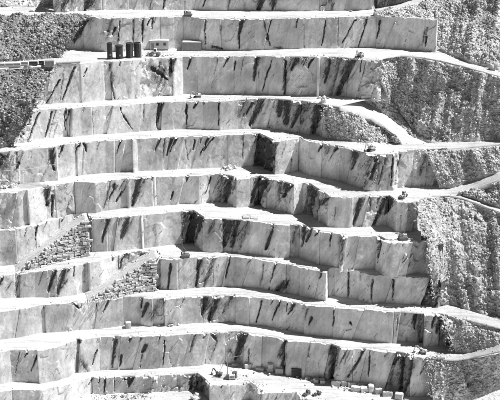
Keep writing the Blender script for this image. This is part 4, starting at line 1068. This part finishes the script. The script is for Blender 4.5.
# pump boxes beside it
def genset(loc, rz, label, mat, sz):
    t = empty('generator', loc, rz, label, 'generator')
    x, y, z = sz
    MB().box((0, 0, z / 2 + .2), (x, y, z), bev=.06).build('housing', mat, t)
    MB().box((0, 0, .1), (x + .2, y * .9, .2)).build('skid', M_TRACK, t)
    g = MB()
    for i in range(6): g.box((-x * .3 + i * x * .12, -y / 2 - .02, z * .6 + .2), (x * .05, .05, z * .5))
    g.build('grille', M_TRACK, t)
    MB().tube((x * .3, 0, z + .2), (x * .3, 0, z + .6), .06, n=8).build('exhaust', M_STEEL, t)
genset(at(231.8, 379.2, 10), R(10), 'white generator box at the foot of the derrick', M_WHITE, (1.8, 1.1, 1.2))
genset(at(234.6, 377.2, 10), R(-15), 'dark generator box right behind the derrick', M_MACHD, (1.3, 1.1, 1.5))
# steel frame
def gantry(loc):
    t = empty('steel_frame', loc, R(2), 'low rectangular steel frame standing at the foot of the marble bench', 'frame')
    for x in (-1.1, 1.1): MB().box((x, 0, .68), (.12, .12, 1.36)).build('leg', M_TRACK, t)
    MB().box((0, 0, 1.42), (2.5, .14, .14)).build('beam', M_TRACK, t)
    MB().box((0, .02, .55), (2.1, .08, .08)).build('rail', M_TRACK, t)
gantry(at(201.5, 364.6, 10, .2))

# ------------------------------------------------------------------ cut blocks
def rough_box(d, seed):
    r = np.random.default_rng(seed); nx, ny, nz = [max(2, int(q / .45) + 1) for q in d]
    V, F = [], []
    def side(o, u, v_, nu, nv):
        b0 = len(V)
        for i in range(nu + 1):
            for j in range(nv + 1): V.append(o + u * (i / nu) + v_ * (j / nv))
        for i in range(nu):
            for j in range(nv):
                a = b0 + i * (nv + 1) + j; F.append((a, a + nv + 1, a + nv + 2, a + 1))
    x, y, z = [np.array(q, float) for q in ((d[0], 0, 0), (0, d[1], 0), (0, 0, d[2]))]; o = np.array([-d[0] / 2, -d[1] / 2, 0])
    side(o, x, z, nx, nz); side(o + y + x, -x, z, nx, nz); side(o + x, y, z, ny, nz); side(o + y, -y, z, ny, nz); side(o + z, x, y, nx, ny)
    V = np.array(V); c = V / (np.array(d) / 2) - np.array([0, 0, 1]); rr = np.sort(np.abs(c), -1)
    V *= (1 - .07 * (rr[:, 1] > .93)[:, None] * (1 + .8 * vnoise(V * 1.3 + seed, 5))[:, None])
    V += .17 * np.stack([fbm(V * .9 + seed * 3.1, 3, 300 + i) for i in range(3)], -1)
    return raw_mesh('block', V, np.array(F))
def block(px, py, wpx, hpx, k, label, dz=.0, depth=None, rz=None, mat=M_BLOCK, group='cut marble blocks on the quarry floor', seed=0):
    s_ = ppm(px, py, k); d = (wpx / s_, depth or random.uniform(1.3, 1.8), hpx / s_ / .93)
    o = obj('marble_block', rough_box(d, seed + int(px)), mat); o.location = at(px, py, k, -.02 + dz); o.rotation_euler = (0, 0, R(random.uniform(-14, 10)) if rz is None else rz)
    return tag(o, label, 'block', group)
B_ = 'blocks'
block(235, 365.4, 6.5, 2.2, 10, 'flat low marble slab in the shade, leftmost along the bench foot')
block(247.6, 368, 6.5, 5, 10, 'pale squarish block standing alone left of the low trough block', rz=.3)
block(260, 370, 8.5, 3.2, 10, 'low wide block between the squarish block and the stacked pair')
lo_ = block(270.2, 371.4, 7, 4, 10, 'lower block of the stacked pair in the shade')
hz = 4 / ppm(270, 371, 10) / .93
block(270.4, 371.4, 5.6, 4.8, 10, 'upper block of the stacked pair in the shade', dz=hz)
block(279.4, 373.2, 8, 6, 10, 'large grey block left of the black container')
block(306.5, 378.6, 3, 2, 10, 'tiny pale block just right of the black container')
block(316.2, 382.2, 5, 3.8, 10, 'small white block, left one of a pair right of the black container')
block(322.3, 382.8, 5, 3.8, 10, 'small white block, right one of a pair right of the black container')
block(318, 378.6, 3, 3.2, 10, 'small block lying behind the pair of white blocks')
block(336, 385.2, 9.5, 4.8, 10, 'long white block at the left end of the block row')
block(344.2, 385.6, 6, 5, 10, 'short white block second from the left in the block row')
block(351.8, 386, 8.6, 4.8, 10, 'white block third from the left in the block row')
block(355.6, 390.6, 9, 4.6, 10, 'white block lying in front of the row, left of its pair', rz=-.2)
block(362.6, 386.4, 11, 4.6, 10, 'long white block in the middle of the row, behind another')
block(364.6, 391.2, 8.6, 4.6, 10, 'white block in front of the long middle block', rz=.12)
block(371, 391.8, 5.4, 7.4, 10, 'tall upright white block in the block row')
block(378.6, 393.4, 7, 5.6, 10, 'white block right of the tall upright block')
block(387.6, 395.8, 10.5, 5, 10, 'broad white block second from the right end of the row')
block(399, 398.4, 8, 6, 10, 'white block at the right end of the block row')
block(128.4, 327.6, 5.4, 6, 9, 'grey squared block standing against the bench foot alone', depth=1.6, mat=M_STONE, group='loose blocks on the ledges')
block(365, 98.2, 8.5, 3.4, 3, 'long pale slab at the start of the curving haul road', group='loose blocks on the ledges')
for i, (x, y, w_, lab) in enumerate(((246, 217.6, 7, 'thin flat slab lying on the middle ledge, left of another'), (254.5, 218.2, 7.5, 'thin flat slab lying on the middle ledge, right of another'), (249.5, 216.4, 4, 'small slab behind two flat slabs on the middle ledge'))):
    block(x, y, w_, 1.3, 6, lab, depth=2.2, mat=M_STONE, group='loose blocks on the ledges')
block(418, 356.6, 9, 1.0, 9, 'thin flat slab on the ledge in front of the small excavator', depth=1.6, mat=M_STONE, group='loose blocks on the ledges')
block(441, 359, 8, 1.6, 9, 'dark flat slab, left of two at the road edge', depth=1.0, mat=M_GREYP, group='loose blocks on the ledges')
block(458, 361, 7, 1.6, 9, 'dark flat slab, right of two at the road edge', depth=1.0, mat=M_GREYP, group='loose blocks on the ledges')
# concrete kerb blocks along the ledge edge, upper left
cb = [(1, 7.6, M_CONC, 'pale concrete block at the far left end of the ledge barrier'), (9.2, 7.6, M_CONC, 'concrete block second from the left in the ledge barrier'), (17, 7, M_CONC, 'concrete block third from the left in the ledge barrier'),
      (24.6, 6.6, M_CONC, 'concrete block just left of the two black barrier blocks'), (33.4, 8.6, M_BLACK, 'long black block in the ledge barrier beside the concrete ones'), (41.4, 5.2, M_BLACK, 'short black block beside the small dark container')]
for x, w_, mt, lab in cb:
    s_ = ppm(x, 67, 2); d = (w_ / s_, .8, 1.05)
    m = MB(); m.prism([(-.55, 0), (.55, 0), (.5, .25), (.28, .5), (.22, 1.05), (-.22, 1.05), (-.28, .5), (-.5, .25)], -d[0] / 2, d[0] / 2)
    o = m.build('barrier_block', mt); o.location = at(x, crest_y('C', x) - .9 if x > 22 else 67.5 - x * .03, 2); o.rotation_euler = (0, 0, R(93)); tag(o, lab, 'barrier', 'barrier blocks along the ledge')
m = MB(); m.tube((-3.7, 0, .3), (3.7, .15, .3), .28, n=10); 
for x in (-3, 0, 3): m.box((x, .05, .1), (.3, .8, .25))
o = m.build('pipe', M_GREYP); o.location = at(68, 64.0, 2); o.rotation_euler = (0, 0, R(10)); tag(o, 'long grey pipe lying along the ledge left of the tanks', 'pipe')
# water hose across a left face
cE = CR['E']; hp = []
for x in np.linspace(2, 54, 24):
    p = cE.at_px(x); n = cE.normal(cE.s_of_px(x)); py = 169.5 - (x - 2) * .125 + 1.2 * math.sin((x - 2) / 52 * math.pi)
    z = z_at_row(p, py); hp.append(Vector((p[0] + n[0] * 1.3, p[1] + n[1] * 1.3, z)))
m = MB()
for a, b in zip(hp[:-1], hp[1:]): m.tube(a, b, .06, n=6)
o = m.build('hose', M_WHITE); tag(o, 'thin pale hose strung across the left end of a bench', 'hose')

# ------------------------------------------------------------------ boulders
def boulder_mesh(seed, d):
    import bmesh
    bm = bmesh.new(); bmesh.ops.create_icosphere(bm, subdivisions=3, radius=1)
    V = np.array([v.co[:] for v in bm.verts]); tl = np.zeros(len(V))
    c, r = cells(V * 1.1 + seed * 5.3, 400, tl)
    V = V * (1 + .42 * (r - .5) + 1.0 * tl + .14 * fbm(V * 1.7 + seed, 3, 401) - .12 * sstep(.5, .8, c))[:, None]
    V = V * (np.array(d) / 2)
    for v, q in zip(bm.verts, V): v.co = q
    me = bpy.data.meshes.new('boulder'); bm.to_mesh(me); bm.free(); return me
def boulder(px, py, wpx, hpx, k, label, depth=None, group='boulders on ledges and slopes', mat=M_BOULD, seed=0, z=None):
    s_ = ppm(px, py, k) if z is None else 3.15; d = (wpx / s_, depth or wpx / s_ * .8, hpx / s_ / .93)
    o = obj('boulder', boulder_mesh(seed + int(px * 3), d), mat)
    o.location = at(px, py, k, d[2] * .36) if z is None else Vector(P(px, py, z)) + Vector((0, 0, d[2] * .3))
    o.rotation_euler = (0, 0, random.uniform(-.5, .5)); return tag(o, label, 'boulder', group)
boulder(62, 8.6, 13, 6, 1, 'large pale boulder at the top left, beside a dark hollow')
boulder(5.5, 6.6, 10, 5.5, 1, 'grey boulder in the top left corner')
boulder(32, 11.6, 6, 2.6, 1, 'low boulder on the topmost ledge at left')
boulder(49, 8.2, 10, 4.5, 1, 'dark rock standing in for the shadow left of the large pale boulder', mat=M_DBOULD)  # dark rock placed as the shadow beside the pale boulder
boulder(12.5, 187.6, 6.5, 5.5, 5, 'pale boulder at the left end of the ledge beside a grey patch')
boulder(4, 188.4, 7, 4, 5, 'smaller low boulder nearest the left edge on the same ledge')
for i, (x, y, w_, h, lab) in enumerate(((224.5, 168.6, 5, 3, 'boulder at the left of the heap on the buttress ledge'), (229.4, 169.4, 6.5, 5, 'largest boulder of the heap on the buttress ledge'), (234.4, 168.6, 5, 4, 'boulder at the right of the heap on the buttress ledge'), (231.6, 166.6, 5.5, 5, 'boulder at the back of the heap on the buttress ledge'), (227, 171, 3.6, 2.2, 'small boulder in front of the heap on the buttress ledge'))):
    boulder(x, y, w_, h, 5, lab)
boulder(323.6, 103, 5.6, 7, 3, 'upright pale boulder where the curving road leaves the ledge')
boulder(319, 98.6, 4, 2.6, 3, 'small boulder behind the upright one by the curving road')
boulder(171, 325.8, 5, 2.6, 9, 'low dark boulder at a bench foot, left of a pale one', mat=M_STONE)
boulder(178.5, 325.2, 4, 2.8, 9, 'small pale boulder at a bench foot, right of a darker one')
boulder(494, 68.5, 8.5, 8, 2, 'big white boulder beside the haul road at the right edge', z=z2 - 1.6)
boulder(441, 214, 14, 14, 5, 'big dark outcrop on the scree below the road fork', z=float(ZL(6, 400)) + 3.0, depth=5.5, mat=M_DBOULD)
boulder(196, 399, 9, 6, 11, 'pale boulder at the very bottom left of the short bench')
boulder(64, 399.2, 6, 3, 11, 'dark rough boulder at the bottom edge on the left', mat=M_DBOULD)
boulder(55, 399.4, 5, 3, 11, 'smaller dark boulder at the bottom edge on the left', mat=M_DBOULD)
boulder(252.5, 391.5, 8, 10, 10, 'dark broken boulder stuck in the notch of the floor edge', mat=M_DBOULD)
